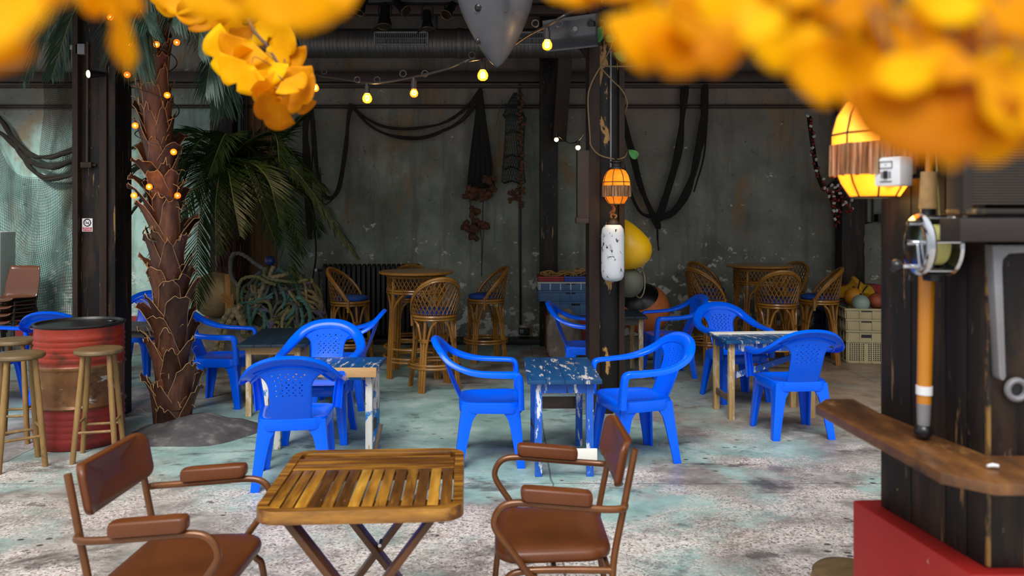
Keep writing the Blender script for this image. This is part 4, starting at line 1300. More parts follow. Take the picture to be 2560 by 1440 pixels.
def small_string():
    o = at(1420, 350, 9.0)
    root = thing('string_lights', 'short string of two small white bulbs left of the centre post', 'string lights', o)
    MB().tube(smooth_path([at(*q) - o for q in ((1391, 335, 9.7), (1403, 345, 9.5), (1425, 358, 9.1), (1445, 352, 8.5), (1462, 330, 7.6), (1472, 310, 6.95))], 6), .007, 7).build('cable', M['cable'], root)
    for px, py, d in ((1391, 349, 9.65), (1445, 369, 8.5)):
        q = at(px, py, d) - o
        s_ = MB().tube([q + V((0, 0, .075)), q + V((0, 0, .02))], .018, 10).build('socket', M['black_plastic'], root)
        MB().sphere(q, .026, 14, 10).build('bulb', M['warmbulb'], root)
small_string()
# ================================================================== PALMS
def frond(mb_leaf, mb_rib, path, L, n, droop=.5, spread=.9, w=.011, taper0=.35, rng=random):
    pth = smooth_path(path, 10)
    m = len(pth)
    mb_rib.tube(pth, [.013 * (1 - .8*i/(m-1)) for i in range(m)], 6)
    tot = sum((pth[i+1]-pth[i]).length for i in range(m-1))
    acc = 0; marks = []
    step = tot / n
    nxt = tot * .08
    for i in range(m-1):
        seg = pth[i+1]-pth[i]; l = seg.length
        while nxt <= acc + l:
            marks.append((pth[i] + seg*((nxt-acc)/l), seg.normalized(), nxt/tot)); nxt += step
        acc += l
    for p, t, f in marks:
        side, up = frame_of(t)
        ll = L * (taper0 + (1-taper0)*sin(pi*min(1, f*.9+.12))**.7)
        if f > .85:
            ll *= 1 - (f-.85)*3.2
        for sg in (-1, 1):
            d = (side*sg*spread + t*(.55 + .5*f) + up*.12 + V((rng.uniform(-.1, .1), rng.uniform(-.1, .1), rng.uniform(-.1, .1)))).normalized()
            l2 = ll * rng.uniform(.85, 1.1)
            q1 = p + d*l2*.5 + V((0, 0, -droop*l2*.10))
            q2 = p + d*l2*.95 + V((0, 0, -droop*l2*.42))
            wd = d.cross(V((0, 0, 1)))
            if wd.length < .1:
                wd = d.cross(V((0, 1, 0)))
            wd = (wd.normalized() * .75 + d.cross(wd).normalized()*.55) * w
            mb_leaf.add([p - wd*.5, p + wd*.5, q1 + wd, q1 - wd, q2], [(0, 1, 2, 3), (3, 2, 4)])

def tall_palm():
    base = V((-2.62, 6.17, 0)); top = V((-2.775, 6.2, 3.25))
    root = thing('palm_tree', 'tall palm with a shaggy brown trunk wound with orange lights', 'palm tree', base)
    def axis(z):
        k = z / 3.25
        return V(((top.x-base.x)*k + .03*sin(k*5), (top.y-base.y)*k, z))
    def rad(z):
        return .102 + .012*sin(z*2.2+.5) + (.02 if z < .2 else 0) - .008*z/3
    mb = MB()
    zs = [i*.08 for i in range(42)]
    mb.tube([axis(z) for z in zs], [rad(z) for z in zs], 16)
    mb.build('trunk', M['bark_core'], root)
    rng = random.Random(11)
    mb = MB()
    z = .02; row = 0
    while z < 3.12:
        n = 5
        for k in range(n):
            th = 2*pi*(k + .5*(row % 2))/n + rng.uniform(-.25, .25) + row*.13
            h = rng.uniform(.22, .42); flare = rng.choice([.025, .04, .05, .07, .10, .13]) if z < 2.1 else rng.choice([.012, .02, .035, .05])
            w0 = rng.uniform(.115, .145); tipw = rng.choice([.06, .15, .25, .35, .45])
            nu, nv = 6, 7
            g = {}
            c = axis(z); R = rad(z)
            for j in range(nv+1):
                v = j/nv
                ww = w0 * (1 - (1-tipw)*v**.8) * (1 + .25*sin(pi*min(1, v*1.6)))
                for i in range(nu+1):
                    u = -1 + 2*i/nu
                    o = R + .006 + flare*v**2.2 + .022*v*(1-.6*u*u) - .014*u*u*(1-v)
                    a = th + u*ww/(R+.03)
                    edge = .012*(abs(u)**3)*v
                    zz = z + v*h + (rng.uniform(-.022, .022) if j == nv else 0) - (.03*u*u*v if j == nv else 0)
                    g[i, j] = len(mb.v)
                    ac = axis(min(3.25, z + v*h))
                    mb.v.append(V((ac.x + (o+edge)*cos(a), ac.y + (o+edge)*sin(a), zz)))
            for j in range(nv):
                for i in range(nu):
                    mb.f.append((g[i, j], g[i+1, j], g[i+1, j+1], g[i, j+1]))
                    mb.m.append(0)
            # pale torn lip along the free edges
            lip = [mb.v[g[0, j]].copy() for j in range(1, nv+1)] + [mb.v[g[i, nv]].copy() for i in range(1, nu+1)] + [mb.v[g[nu, j]].copy() for j in range(nv-1, 0, -1)]
            mb.tube(lip, .0026, 4, mi=1)
        z += rng.uniform(.135, .165); row += 1
    mb.build('leaf_sheaths', [M['bark'], M['bark_edge']], root, merge=False, ang=70, solid=0)
    # loose fibres
    mb = MB()
    for k in range(130):
        z = rng.uniform(.05, 3.0); a = rng.uniform(0, 2*pi); c = axis(z); R = rad(z) + .04
        p = c + V((R*cos(a), R*sin(a), 0))
        d = V((cos(a)*rng.uniform(.3, 1), sin(a)*rng.uniform(.3, 1), rng.uniform(-.6, .9)))*rng.uniform(.04, .10)
        mb.tube([p, p + d*.6 + V((0, 0, .01)), p + d], .002, 4)
    mb.build('fibres', M['bark_edge'], root)['kind'] = 'stuff'
    # fronds, hanging about the crown
    cr = axis(3.22)
    specs = [
        ((470, 20), (520, 60), (545, 150), (562, 275), -.1), ((440, -10), (500, 0), (530, 90), (515, 230), -.35),
        ((400, -20), (365, 0), (345, 60), (338, 165), -.3), ((390, -30), (330, -20), (310, 60), (345, 190), .25),
        ((380, -40), (230, -60), (120, 40), (62, 200), -.1), ((385, -40), (270, -70), (190, 20), (130, 190), .3),
        ((430, -30), (560, -70), (690, -10), (740, 190), .2), ((430, -40), (600, -110), (760, -60), (800, 60), -.2),
        ((400, -40), (300, -110), (120, -100), (20, -20), .3), ((420, -20), (480, -20), (500, 40), (495, 130), -.45),
        ((410, -30), (420, -60), (440, 0), (430, 60), -.5), ((400, -30), (380, -60), (350, 0), (370, 70), -.55),
        ((430, -40), (560, -90), (600, 20), (600, 240), .5)]
    for s_ in specs:
        ml, mr = MB(), MB()
        dy = s_[4]
        pth = [cr] + [at(s_[i][0], s_[i][1], 6.2 + dy*(i)/2.5) - base for i in (1, 2, 3)]
        frond(ml, mr, pth, .34, 58, droop=1.3, spread=.5, w=.012, rng=rng)
        f = mr.build('frond', M['rib'], root)
        ml.build('leaflets', M['frond_dusty'], f, smooth=False, merge=False)
    # cement mound it stands in
    o = MB()
    rings = []
    for k, (r, z) in enumerate(((.55, .0), (.51, .018), (.40, .045), (.28, .08), (.17, .115), (.10, .12))):
        ring = []
        for j in range(40):
            th = 2*pi*j/40
            q = 1 + .12*sin(th*2+.6) + .06*sin(5*th+k) + .22*max(0, cos(th + .5))
            nz = noise.noise(V((cos(th)*r*4, sin(th)*r*4, k)))*.02
            ring.append((base.x + .17 + r*q*.76*cos(th), base.y - .06 + r*q*.72*sin(th), max(0, z + (nz if z > .01 else 0))))
        rings.append(ring)
    o.loft(rings)
    tag(o.build('cement_mound', M['asphalt'], ang=70), 'low dark cement mound around the foot of the tall palm', 'mound')
    # fairy lights wound round the trunk
    lamps = [(391, 111), (442, 106), (322, 112), (318, 187), (418, 238), (338, 314), (434, 380), (373, 467), (335, 489), (444, 489), (276, 43), (447, 48), (359, 26)]
    o = at(391, 111, 5.95)
    rt = thing('fairy_lights', 'orange fairy lights on a black cable wound round the tall palm', 'string lights', o)
    pts = []
    for i in range(150):
        k = i/149; z = 3.35 - 1.9*k; a = -pi/2 + k*2*pi*5
        c = axis(min(z, 3.25)) + base
        R = rad(z) + .075
        pts.append(V((c.x + R*cos(a), c.y + R*sin(a), z)) - o)
    MB().tube(pts, .0045, 6).build('cable', M['cable'], rt)
    for px, py in lamps:
        q = at(px, py, 5.96 if 325 < px < 440 else 6.1) - o
        sk = MB().tube([q + V((0, .05, .004)), q + V((0, .02, 0))], .013, 10).build('socket', M['black_plastic'], rt)
        bl = MB().sphere(q, .024, 14, 10).build('bulb', M['orbulb'], rt)
        MB().sphere(q, .007, 8, 6).build('filament', M['filament'], bl)
tall_palm()

def small_palm():
    base = V((px2x(578, 9.75), 9.75, 0))
    root = thing('palm_tree', 'small dark green palm with spreading fronds in front of the back wall', 'palm tree', base)
    rng = random.Random(5)
    mb = MB(); zs = [i*.1 for i in range(20)]
    mb.tube([V((.01*sin(z*4), 0, z)) for z in zs], [.125 + .015*sin(z*9) for z in zs], 16)
    mb.build('trunk', M['fibre_red'], root)
    mb = MB()
    for k in range(150):
        z = rng.uniform(.5, 1.95); a = rng.uniform(0, 2*pi)
        p = V((.125*cos(a), .125*sin(a), z)); q = V((.18*cos(a), .18*sin(a), z + rng.uniform(.15, .28)))
        mb.tube([p, p.lerp(q, .6)*1.02, q], [.016, .012, .003], 5)
    mb.build('leaf_sheaths', M['fibre_red'], root)
    cr = V((0, 0, 1.98))
    specs = [
        ((650, 395), (740, 430), (895, 645), 8.9), ((610, 380), (690, 350), (772, 275), 9.5), ((640, 430), (690, 520), (735, 700), 8.6),
        ((600, 400), (640, 480), (690, 610), 8.4), ((545, 420), (500, 540), (490, 770), 8.6), ((540, 400), (420, 440), (300, 560), 8.9),
        ((540, 390), (430, 380), (300, 440), 9.3), ((540, 400), (480, 480), (420, 620), 8.3), ((560, 380), (480, 330), (330, 370), 9.6),
        ((570, 420), (580, 480), (600, 590), 8.1), ((590, 380), (680, 330), (700, 420), 9.0), ((620, 420), (760, 480), (800, 590), 9.4),
        ((550, 380), (500, 350), (410, 520), 8.8), ((570, 360), (560, 340), (520, 440), 8.2), ((600, 370), (650, 400), (720, 560), 9.2),
        ((520, 390), (440, 470), (400, 700), 8.8), ((610, 400), (700, 460), (760, 640), 8.9), ((530, 400), (460, 400), (360, 520), 8.5),
        ((560, 400), (540, 500), (540, 640), 8.2), ((620, 410), (670, 450), (700, 560), 8.3), ((530, 380), (450, 340), (380, 300), 9.7), ((620, 390), (720, 380), (820, 480), 9.5)]
    for s_ in specs:
        ml, mr = MB(), MB()
        d = s_[3]
        ds = (9.7 + (d - 9.7)*.45, 9.7 + (d-9.7)*.8, d)
        pth = [cr] + [at(s_[i][0], s_[i][1], ds[i]) - base for i in range(3)]
        frond(ml, mr, pth, .42, 66, droop=.45, spread=.72, w=.0115, rng=rng)
        f = mr.build('frond', M['rib'], root)
        ml.build('leaflets', M['frond_dark'], f, smooth=False, merge=False)
small_palm()

# ================================================================== ALONG THE BACK WALL
def bundle(name, label, cat, strands, mat, group=None, floats=None, d0=WY - .12):
    """netting gathered into slack ropes: strands are ([(px,py)...], half width in metres, flatness)"""
    o = at(strands[0][0][0][0], strands[0][0][0][1], d0)
    root = thing(name, label, cat, o, 0, group)
    rng = random.Random(len(label))
    for pts, r, fl in strands:
        pth = smooth_path([at(p[0], p[1], d0 - (p[2] if len(p) > 2 else 0)) - o for p in pts], 8)
        m = len(pth)
        mb = MB()
        for q in range(4):
            ph = rng.uniform(0, 6)
            off = [V((sin(i*.19 + ph + q*1.6), .35*cos(i*.23 + q*2.1 + ph), cos(i*.15 + ph*2 + q))) * r*.5 for i in range(m)]
            rr = [(r if not isinstance(r, tuple) else r[0])*(.55 + .12*sin(i*.5 + ph)) for i in range(m)]
            mb.tube([p + off[i] for i, p in enumerate(pth)], rr, 8, flat=fl)
        mb.build('net_strand', mat, root)
    return root, o

bundle('fishing_net', 'brown fishing net swagged from the rail, left of the hanging cork net', 'net', [
    ([(770, 262), (766, 330), (768, 430), (772, 600)], .052, .8), ([(778, 270), (790, 400), (805, 470), (822, 495), (846, 470), (862, 390), (872, 300), (876, 262)], .03, .7),
    ([(800, 420), (805, 490), (812, 512), (840, 490)], .008, 1), ([(786, 300), (778, 470), (790, 620), (782, 700)], .012, 1),
    ([(878, 262), (920, 300), (970, 320), (1040, 320), (1110, 305), (1160, 275), (1203, 222)], .026, .7),
    ([(878, 264), (925, 315), (980, 340), (1050, 345), (1110, 325), (1165, 290), (1205, 226)], .03, .7)], M['net_brown'])
bundle('fishing_net', 'black net looped in long swags on the wall right of the centre post', 'net', [
    ([(1555, 285), (1580, 380), (1605, 470), (1636, 545)], .045, .7), ([(1552, 380), (1572, 470), (1600, 530), (1640, 545)], .025, .7),
    ([(1712, 215), (1706, 290), (1694, 390), (1672, 470), (1648, 545)], .048, .7), ([(1762, 215), (1760, 300), (1742, 400), (1716, 480), (1680, 530), (1646, 548)], .05, .7),
    ([(1768, 300), (1758, 400), (1735, 480)], .012, 1), ([(1640, 535), (1641, 560), (1642, 575)], .06, .7), ([(1642, 565), (1645, 600), (1648, 625)], .014, 1)], M['net_dark'])

def cork_net():
    d = WY - .14
    o = at(1200, 225, d)
    root = thing('cork_float_net', 'dark gathered net hung with clusters of brown cork floats', 'net', o)
    mb = MB()
    rng = random.Random(3)
    for k in range(9):
        x1 = 1172 + k*7.5
        pts = [at(1200, 225, d) - o, at(1200 + (x1-1200)*.35, 310, d - .02*(k % 3)) - o, at(1200 + (x1-1200)*.75, 400, d - .03*(k % 2)) - o, at(x1, 470, d) - o]
        mb.tube(smooth_path(pts, 6), [.03*(1 - .0*i/18) for i in range(19)], 7, flat=.6)
    mb.build('net', M['net_dark'], root)
    MB().tube(smooth_path([at(1200, 225, d) - o, at(1206, 300, d) - o, at(1226, 400, d) - o, at(1236, 450, d) - o], 6), .009, 6).tube([at(1198, 560, d) - o, at(1204, 600, d) - o, at(1204, 690, d) - o], .007, 6).tube([at(1210, 560, d) - o, at(1205, 660, d) - o], .006, 6).tube([at(1175, 500, d) - o, at(1180, 560, d) - o], .008, 6).tube([at(1208, 500, d) - o, at(1206, 560, d) - o], .008, 6).build('cord', M['cable'], root)
    def cluster(cx, cy, w, h, n):
        for k in range(n):
            px, py = cx + rng.uniform(-w, w), cy + rng.uniform(-h, h)
            p = at(px, py, d - .05 - rng.uniform(0, .12)) - o
            a = V((rng.uniform(-1, 1), rng.uniform(-.3, .3), rng.uniform(-.5, .5))).normalized()
            MB().tube([p - a*.042, p - a*.036, p + a*.036, p + a*.042], [.026, .034, .034, .026], 10).build('cork_float', M['cork'], root)
    cluster(1178, 483, 14, 12, 12); cluster(1212, 490, 16, 14, 12); cluster(1224, 458, 14, 16, 9)
    cluster(1172, 565, 12, 8, 7); cluster(1204, 560, 18, 9, 10); cluster(1186, 585, 8, 12, 6); cluster(1186, 530, 8, 14, 5)
cork_net()
def trap_net():
    d = WY - .2
    o = at(1290, 225, d)
    root = thing('fish_trap', 'hanging dark fish trap net with hoops and a string of brown floats', 'net', o)
    prof = [(1288, 232, 4), (1284, 260, 16), (1284, 290, 27), (1290, 296, 26), (1287, 330, 24), (1284, 390, 25), (1283, 420, 27), (1284, 455, 30)]
    rad_ = [w*d/FPX for _, _, w in prof]
    cen = [at(x, y, d) - o for x, y, _ in prof]
    mb = MB()
    for k in (2, 4, 5, 6, 7):
        mb.tube([cen[k] + V((rad_[k]*cos(2*pi*i/22), rad_[k]*.8*sin(2*pi*i/22), .015*sin(i*1.3))) for i in range(22)], .007, 6, closed=True)
    mb.build('hoop', M['net_dark'], root)
    mb = MB()
    for j in range(26):
        for sg in (-1, 1):
            pth = []
            for i in range(29):
                t = i/28*(len(prof)-1); k = min(int(t), len(prof)-2); f = t-k
                c = cen[k].lerp(cen[k+1], f); r = rad_[k] + (rad_[k+1]-rad_[k])*f
                a = 2*pi*j/26 + sg*i*.10
                pth.append(c + V((r*cos(a), r*.8*sin(a), 0)))
            mb.tube(pth, .0028, 3)
    mb.build('netting', M['net_cord'], root)
    MB().tube(smooth_path([at(1300, 225, d - .05) - o, at(1303, 300, d - .1) - o, at(1302, 420, d - .1) - o, at(1300, 520, d) - o], 6), .010, 6).tube(smooth_path([at(1256, 250, d) - o, at(1246, 285, d) - o, at(1241, 318, d) - o], 5), .004, 5).build('cord', M['cable'], root)
    rng = random.Random(9)
    for k in range(34):
        y = 235 + k*8.5
        p = at(1303 + rng.uniform(-7, 7), y, d - .13) - o
        a = V((rng.uniform(-1, 1), rng.uniform(-.4, .4), rng.uniform(-.5, .5))).normalized()
        MB().tube([p - a*.03, p + a*.03], .02, 8).build('cork_float', M['cork'], root)
    for k in range(12):
        p = at(1284 + 10*cos(k*.9), 474 + k*2.6, d - .06) - o
        a = V((cos(k), .2, sin(k*.7))).normalized()
        MB().tube([p - a*.03, p + a*.03], .02, 8).build('cork_float', M['cork'], root)
trap_net()

def float_garland():
    d = WY - .48
    o = at(2022, 290, d)
    root = thing('float_garland', 'garland of small red and white net floats hanging by the far right post', 'net', o)
    path = [(2022, 290), (2030, 350), (2040, 420), (2058, 470), (2072, 480), (2086, 520), (2092, 570)]
    mb = MB()
    for k in range(5):
        mb.tube(smooth_path([at(x + 3*sin(k*2 + i), y, d - .02*(k % 3)) - o for i, (x, y) in enumerate(path)], 6), .016, 6)
    for k in range(5):
        mb.tube(smooth_path([at(2064, 470, d) - o, at(2085 + 11*k, 455 - 4*k, d - .05) - o, at(2095 + 9*k, 485, d - .04) - o, at(2092 + 3*k, 520, d) - o], 6), .008, 5)
    mb.build('net', M['net_dark'], root)
    rng = random.Random(21); k = 0
    spots = []
    for i in range(len(path)-1):
        for t in (.0, .14, .28, .42, .56, .7, .85):
            spots.append((path[i][0] + (path[i+1][0]-path[i][0])*t + rng.uniform(-5, 9), path[i][1] + (path[i+1][1]-path[i][1])*t))
    for i in range(38):
        spots.append((rng.uniform(2078, 2132), rng.uniform(456, 530) ))
    for (x, y) in spots:
        p = at(x, y, d - .05 - rng.uniform(0, .05)) - o
        a = V((rng.uniform(-1, 1), rng.uniform(-.4, .4), rng.uniform(-.6, .6))).normalized()
        MB().tube([p - a*.02, p - a*.016, p + a*.016, p + a*.02], [.012, .017, .017, .012], 8).build('float', M['float_white' if k % 3 == 0 else 'float_red'], root)
        k += 1
float_garland()

def left_net():
    o = V((-6.0, WY - .12, 2.0))
    root = thing('draped_fishing_net', 'wide green meshed fishing net draped over the wall at the left', 'net', o)
    NU, NV = 62, 58
    def top(u):
        x = u*185
        return 285 + 190*sin(pi*(min(u, 1.0))**.9)**.8*.75 if False else 290 + 120*sin(pi*min(1, max(0, (u+.12)/1.1)))
    def pt(u, v):
        x = -40 + u*232
        yt = 300 + 105*sin(pi*min(1, u*1.02)) + 45*u
        y = yt + (790 - yt)*v
        sag = 26*sin(pi*u)*(1-v)*.8 + 9*sin(u*9 + v*4) + 7*sin(v*11 + u*5)
        x2 = x + 8*sin(v*6 + u*3) + 5*sin(u*14 + v*7)
        return at(x2, y + sag, WY - .10 - .035*sin(u*11 + 2*v) - .02*sin(v*13)) - o
    mb = MB()
    for i in range(NU+1):
        mb.tube([pt(i/NU, j/NV) for j in range(NV+1)], .0024, 3)
    for j in range(NV+1):
        mb.tube([pt(i/NU, j/NV) for i in range(NU+1)], .0024, 3)
    mb.build('netting', M['net_cord'], root, merge=False)
    mb = MB()
    rng = random.Random(4)
    for k, pts in enumerate((((-60, 250), (0, 295), (30, 340), (70, 385), (120, 392), (190, 372)), ((-60, 290), (0, 330), (35, 365), (75, 405), (125, 420), (190, 400)), ((40, 360), (60, 395), (85, 425), (115, 445), (190, 440)))):
        for q in range(3):
            pth = smooth_path([at(x + rng.uniform(-3, 3), y + rng.uniform(-5, 5), WY - .17) - o for x, y in pts], 7)
            mb.tube(pth, [.032 + .012*sin(i*.6 + q) for i in range(len(pth))], 7, flat=.6)
    mb.build('gathered_edge', M['net_brown'], root)
    # finer netting hanging above the gathered edge
    mb = MB(); NU, NV = 34, 46
    def pt2(u, v):
        return at(105 + 80*u + 6*sin(v*5), 185 + 225*v + 12*sin(u*4) + 15*u*(v-.5), WY - .15 - .03*sin(u*9 + v*3)) - o
    for i in range(NU+1):
        mb.tube([pt2(i/NU, j/NV) for j in range(NV+1)], .0022, 3)
    for j in range(NV+1):
        mb.tube([pt2(i/NU, j/NV) for i in range(NU+1)], .0022, 3)
    mb.build('fine_netting', M['net_brown'], root, merge=False)
left_net()

def radiator():
    x0, x1 = px2x(808, WY - .15), px2x(1052, WY - .15)
    root = thing('radiator', 'black ribbed column radiator on the back wall behind the left bar table', 'radiator', ((x0+x1)/2, WY - .17, 0))
    n = int((x1-x0)/.062); w = (x1-x0)/n
    for k in range(n):
        x = -(x1-x0)/2 + w*(k+.5)
        mb = MB()
        prof = [(-.07, .12), (-.07, .97), (-.05, 1.02), (0, 1.035), (.05, 1.02), (.07, .97), (.07, .12), (.04, .09), (-.04, .09)]
        mb.loft([[(x - w*.34, y, z) for y, z in prof], [(x + w*.34, y, z) for y, z in prof]])
        mb.box((x, -.05, .045), (.03, .03, .09)) if k in (0, n-1) else None
        mb.box((x, .05, .045), (.03, .03, .09)) if k in (0, n-1) else None
        mb.build('radiator_column', M['radiator'], root, bevel=.012)
    MB().tube([(-(x1-x0)/2, 0, .95), (-(x1-x0)/2 - .07, 0, .95)], .018, 10).tube([(-(x1-x0)/2 - .05, 0, .95), (-(x1-x0)/2 - .05, -.0, .02)], .011, 8).tube([(-(x1-x0)/2, 0, .16), ((x1-x0)/2, 0, .16)], .02, 8).tube([(-(x1-x0)/2, 0, .93), ((x1-x0)/2, 0, .93)], .02, 8).build('pipe', M['radiator'], root)
    MB().tube([(-(x1-x0)/2 - .07, 0, .95), (-(x1-x0)/2 - .10, 0, .95)], .022, 12).build('valve', M['white_plastic'], root)
radiator()

def rock(label, x, y, sx, sy, sz, seed, name='stone'):
    mb = MB(); mb.sphere((0, 0, 0), 1, 36, 22)
    sd = V((seed*3.1, seed*1.7, seed))
    for i, p in enumerate(mb.v):
        q = p.normalized()
        b_ = V([math.copysign(abs(c)**.62, c) for c in q])
        k = 1 + .16*noise.noise(q*1.7 + sd) + .10*noise.noise(q*4 + sd) + .04*noise.noise(q*10 + sd)
        v = V((b_.x*sx, b_.y*sy, b_.z*sz))*k
        mb.v[i] = V((v.x, v.y, max(-sz*.9, v.z) + sz*.9))
    o = mb.build(name, M['rock'], None, ang=70, loc=(x, y, 0))
    return tag(o, label, 'rock')
rock('large rough grey rock with ropes heaped on it, behind the dark navy table', -2.85, 9.05, .80, .38, .27, 3, 'boulder')
rock('rough brown stone between the blue grey crates and a blue chair', px2x(1408, 9.25), 9.22, .19, .20, .30, 8)
rock('grey stone block under the orange buoy', px2x(1612, 9.35), 9.35, .30, .26, .13, 12)

def rope_heap():
    c = V((px2x(698, 8.95), 8.98, .40))
    root = thing('rope_heap', 'big tangled heap of teal, beige and lilac ropes on the grey rock', 'rope', c)
    rng = random.Random(17)
    cols = ['rope_grey', 'rope_teal', 'rope_beige', 'rope_lilac', 'rope_olive', 'rope_grey', 'rope_teal', 'rope_grey', 'rope_olive', 'rope_grey', 'rope_teal', 'rope_beige']
    def surf(a, el, k=1.0):
        """a point on the mound's skin"""
        return V((.47*cos(a)*cos(el)*k, -.30*sin(a)*cos(el)*k, .60*sin(el)*k - .02))
    # dark core so the heap is solid
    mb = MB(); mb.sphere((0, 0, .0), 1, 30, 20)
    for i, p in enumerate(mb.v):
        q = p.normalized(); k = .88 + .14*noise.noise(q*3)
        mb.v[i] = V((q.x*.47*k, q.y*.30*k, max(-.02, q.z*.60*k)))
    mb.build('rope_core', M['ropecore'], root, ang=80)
    for i in range(84):
        col = cols[i % len(cols)]
        a = rng.uniform(-.2, pi + .2); el = rng.uniform(.0, 1.35)
        pts = []
        da, de = rng.uniform(-.5, .5), rng.uniform(-.4, .4)
        for k in range(rng.randint(6, 11)):
            a += da + rng.uniform(-.32, .32); el += de + rng.uniform(-.3, .3)
            if el > 1.4 or el < -.05:
                de = -de
            if a < -.4 or a > pi + .4:
                da = -da
            el = max(-.05, min(1.45, el))
            pts.append(surf(a, el, rng.uniform(.93, 1.16)))
        MB().tube(smooth_path(pts, 14), rng.choice([.013, .016, .019, .022]), 12, lobes=3, twist=46).build('rope', M[col], root, ang=80)
    # loops standing proud of the heap and strands hanging in front
    for pts, col, r in [
        ([(600, 720), (578, 690), (580, 640), (605, 636), (640, 660), (668, 678)], 'rope_grey', .020),
        ([(600, 800), (594, 740), (604, 700), (640, 692), (668, 705), (690, 712)], 'rope_olive', .018),
        ([(664, 668), (662, 690), (690, 700), (740, 705), (770, 700)], 'rope_olive', .018),
        ([(684, 665), (676, 690), (700, 690), (730, 680)], 'rope_beige', .02),
        ([(620, 760), (622, 790), (625, 810), (628, 826)], 'rope_teal', .02), ([(660, 780), (662, 800), (661, 822)], 'rope_teal', .02),
        ([(742, 740), (765, 760), (776, 790), (772, 815)], 'rope_teal', .022), ([(752, 770), (757, 800), (752, 818)], 'rope_teal', .018),
        ([(596, 760), (604, 790), (614, 815), (616, 830)], 'rope_beige', .022)]:
        MB().tube(smooth_path([at(x, y, 8.66) - c for x, y in pts], 14), r, 12, lobes=3, twist=42).build('rope', M[col], root, ang=80)
    MB().sphere(at(675, 652, 8.9) - c, .058, 18, 12).build('small_float', M['ball_blue'], root)
rope_heap()
def braid():
    c = at(570, 770, 8.6)
    root = thing('frayed_rope', 'thick plaited pale rope with an orange frayed end, hanging over the rock', 'rope', c)
    pth = smooth_path([at(592, 765, 8.62) - c, at(580, 782, 8.58) - c, at(566, 805, 8.6) - c, at(556, 835, 8.6) - c, at(548, 870, 8.58) - c, at(540, 892, 8.6) - c], 10)
    mb = MB()
    for q in range(3):
        mb.tube([p + V((.036*sin(i*.42 + q*2.094), .022*cos(i*.84 + q*4.19), 0)) for i, p in enumerate(pth)], .030, 9, lobes=3, twist=60)
    mb.build('plait', M['rope_beige'], root)
    mb = MB(); rng = random.Random(2)
    a = at(583, 770, 8.56) - c
    for k in range(60):
        e = at(566 + rng.uniform(-14, 16), 742 + rng.uniform(-10, 12), 8.56 + rng.uniform(-.06, .06)) - c
        mb.tube([a, a.lerp(e, .5) + V((rng.uniform(-.01, .01), 0, .0)), e], .0035, 4)
    mb.build('frayed_end', M['tassel'], root)
    mb = MB().tube(smooth_path([a, at(596, 790, 8.55) - c, at(608, 815, 8.55) - c, at(610, 832, 8.58) - c], 7), .03, 9, lobes=3, twist=30)
    mb.build('rope_tail', M['rope_beige'], root)
braid()
c = at(540, 737, 8.95)
root = thing('canvas_buoy', 'big round beige buoy resting on the rock beside the tall palm', 'buoy', c)
MB().sphere((0, 0, 0), .255, 36, 24, sq=(1, .9, 1.0)).build('body', M['canvas'], root, ang=80)
mb = MB()
for k in range(5):
    mb.tube([V((.15 + .012*k + .03*cos(t), -.20*cos(t*.5)*.98 , .25*sin(t))) for t in [radians(-75 + 150*i/20) for i in range(21)]], .007, 6)
mb.build('rope_lashing', M['tassel'], root)

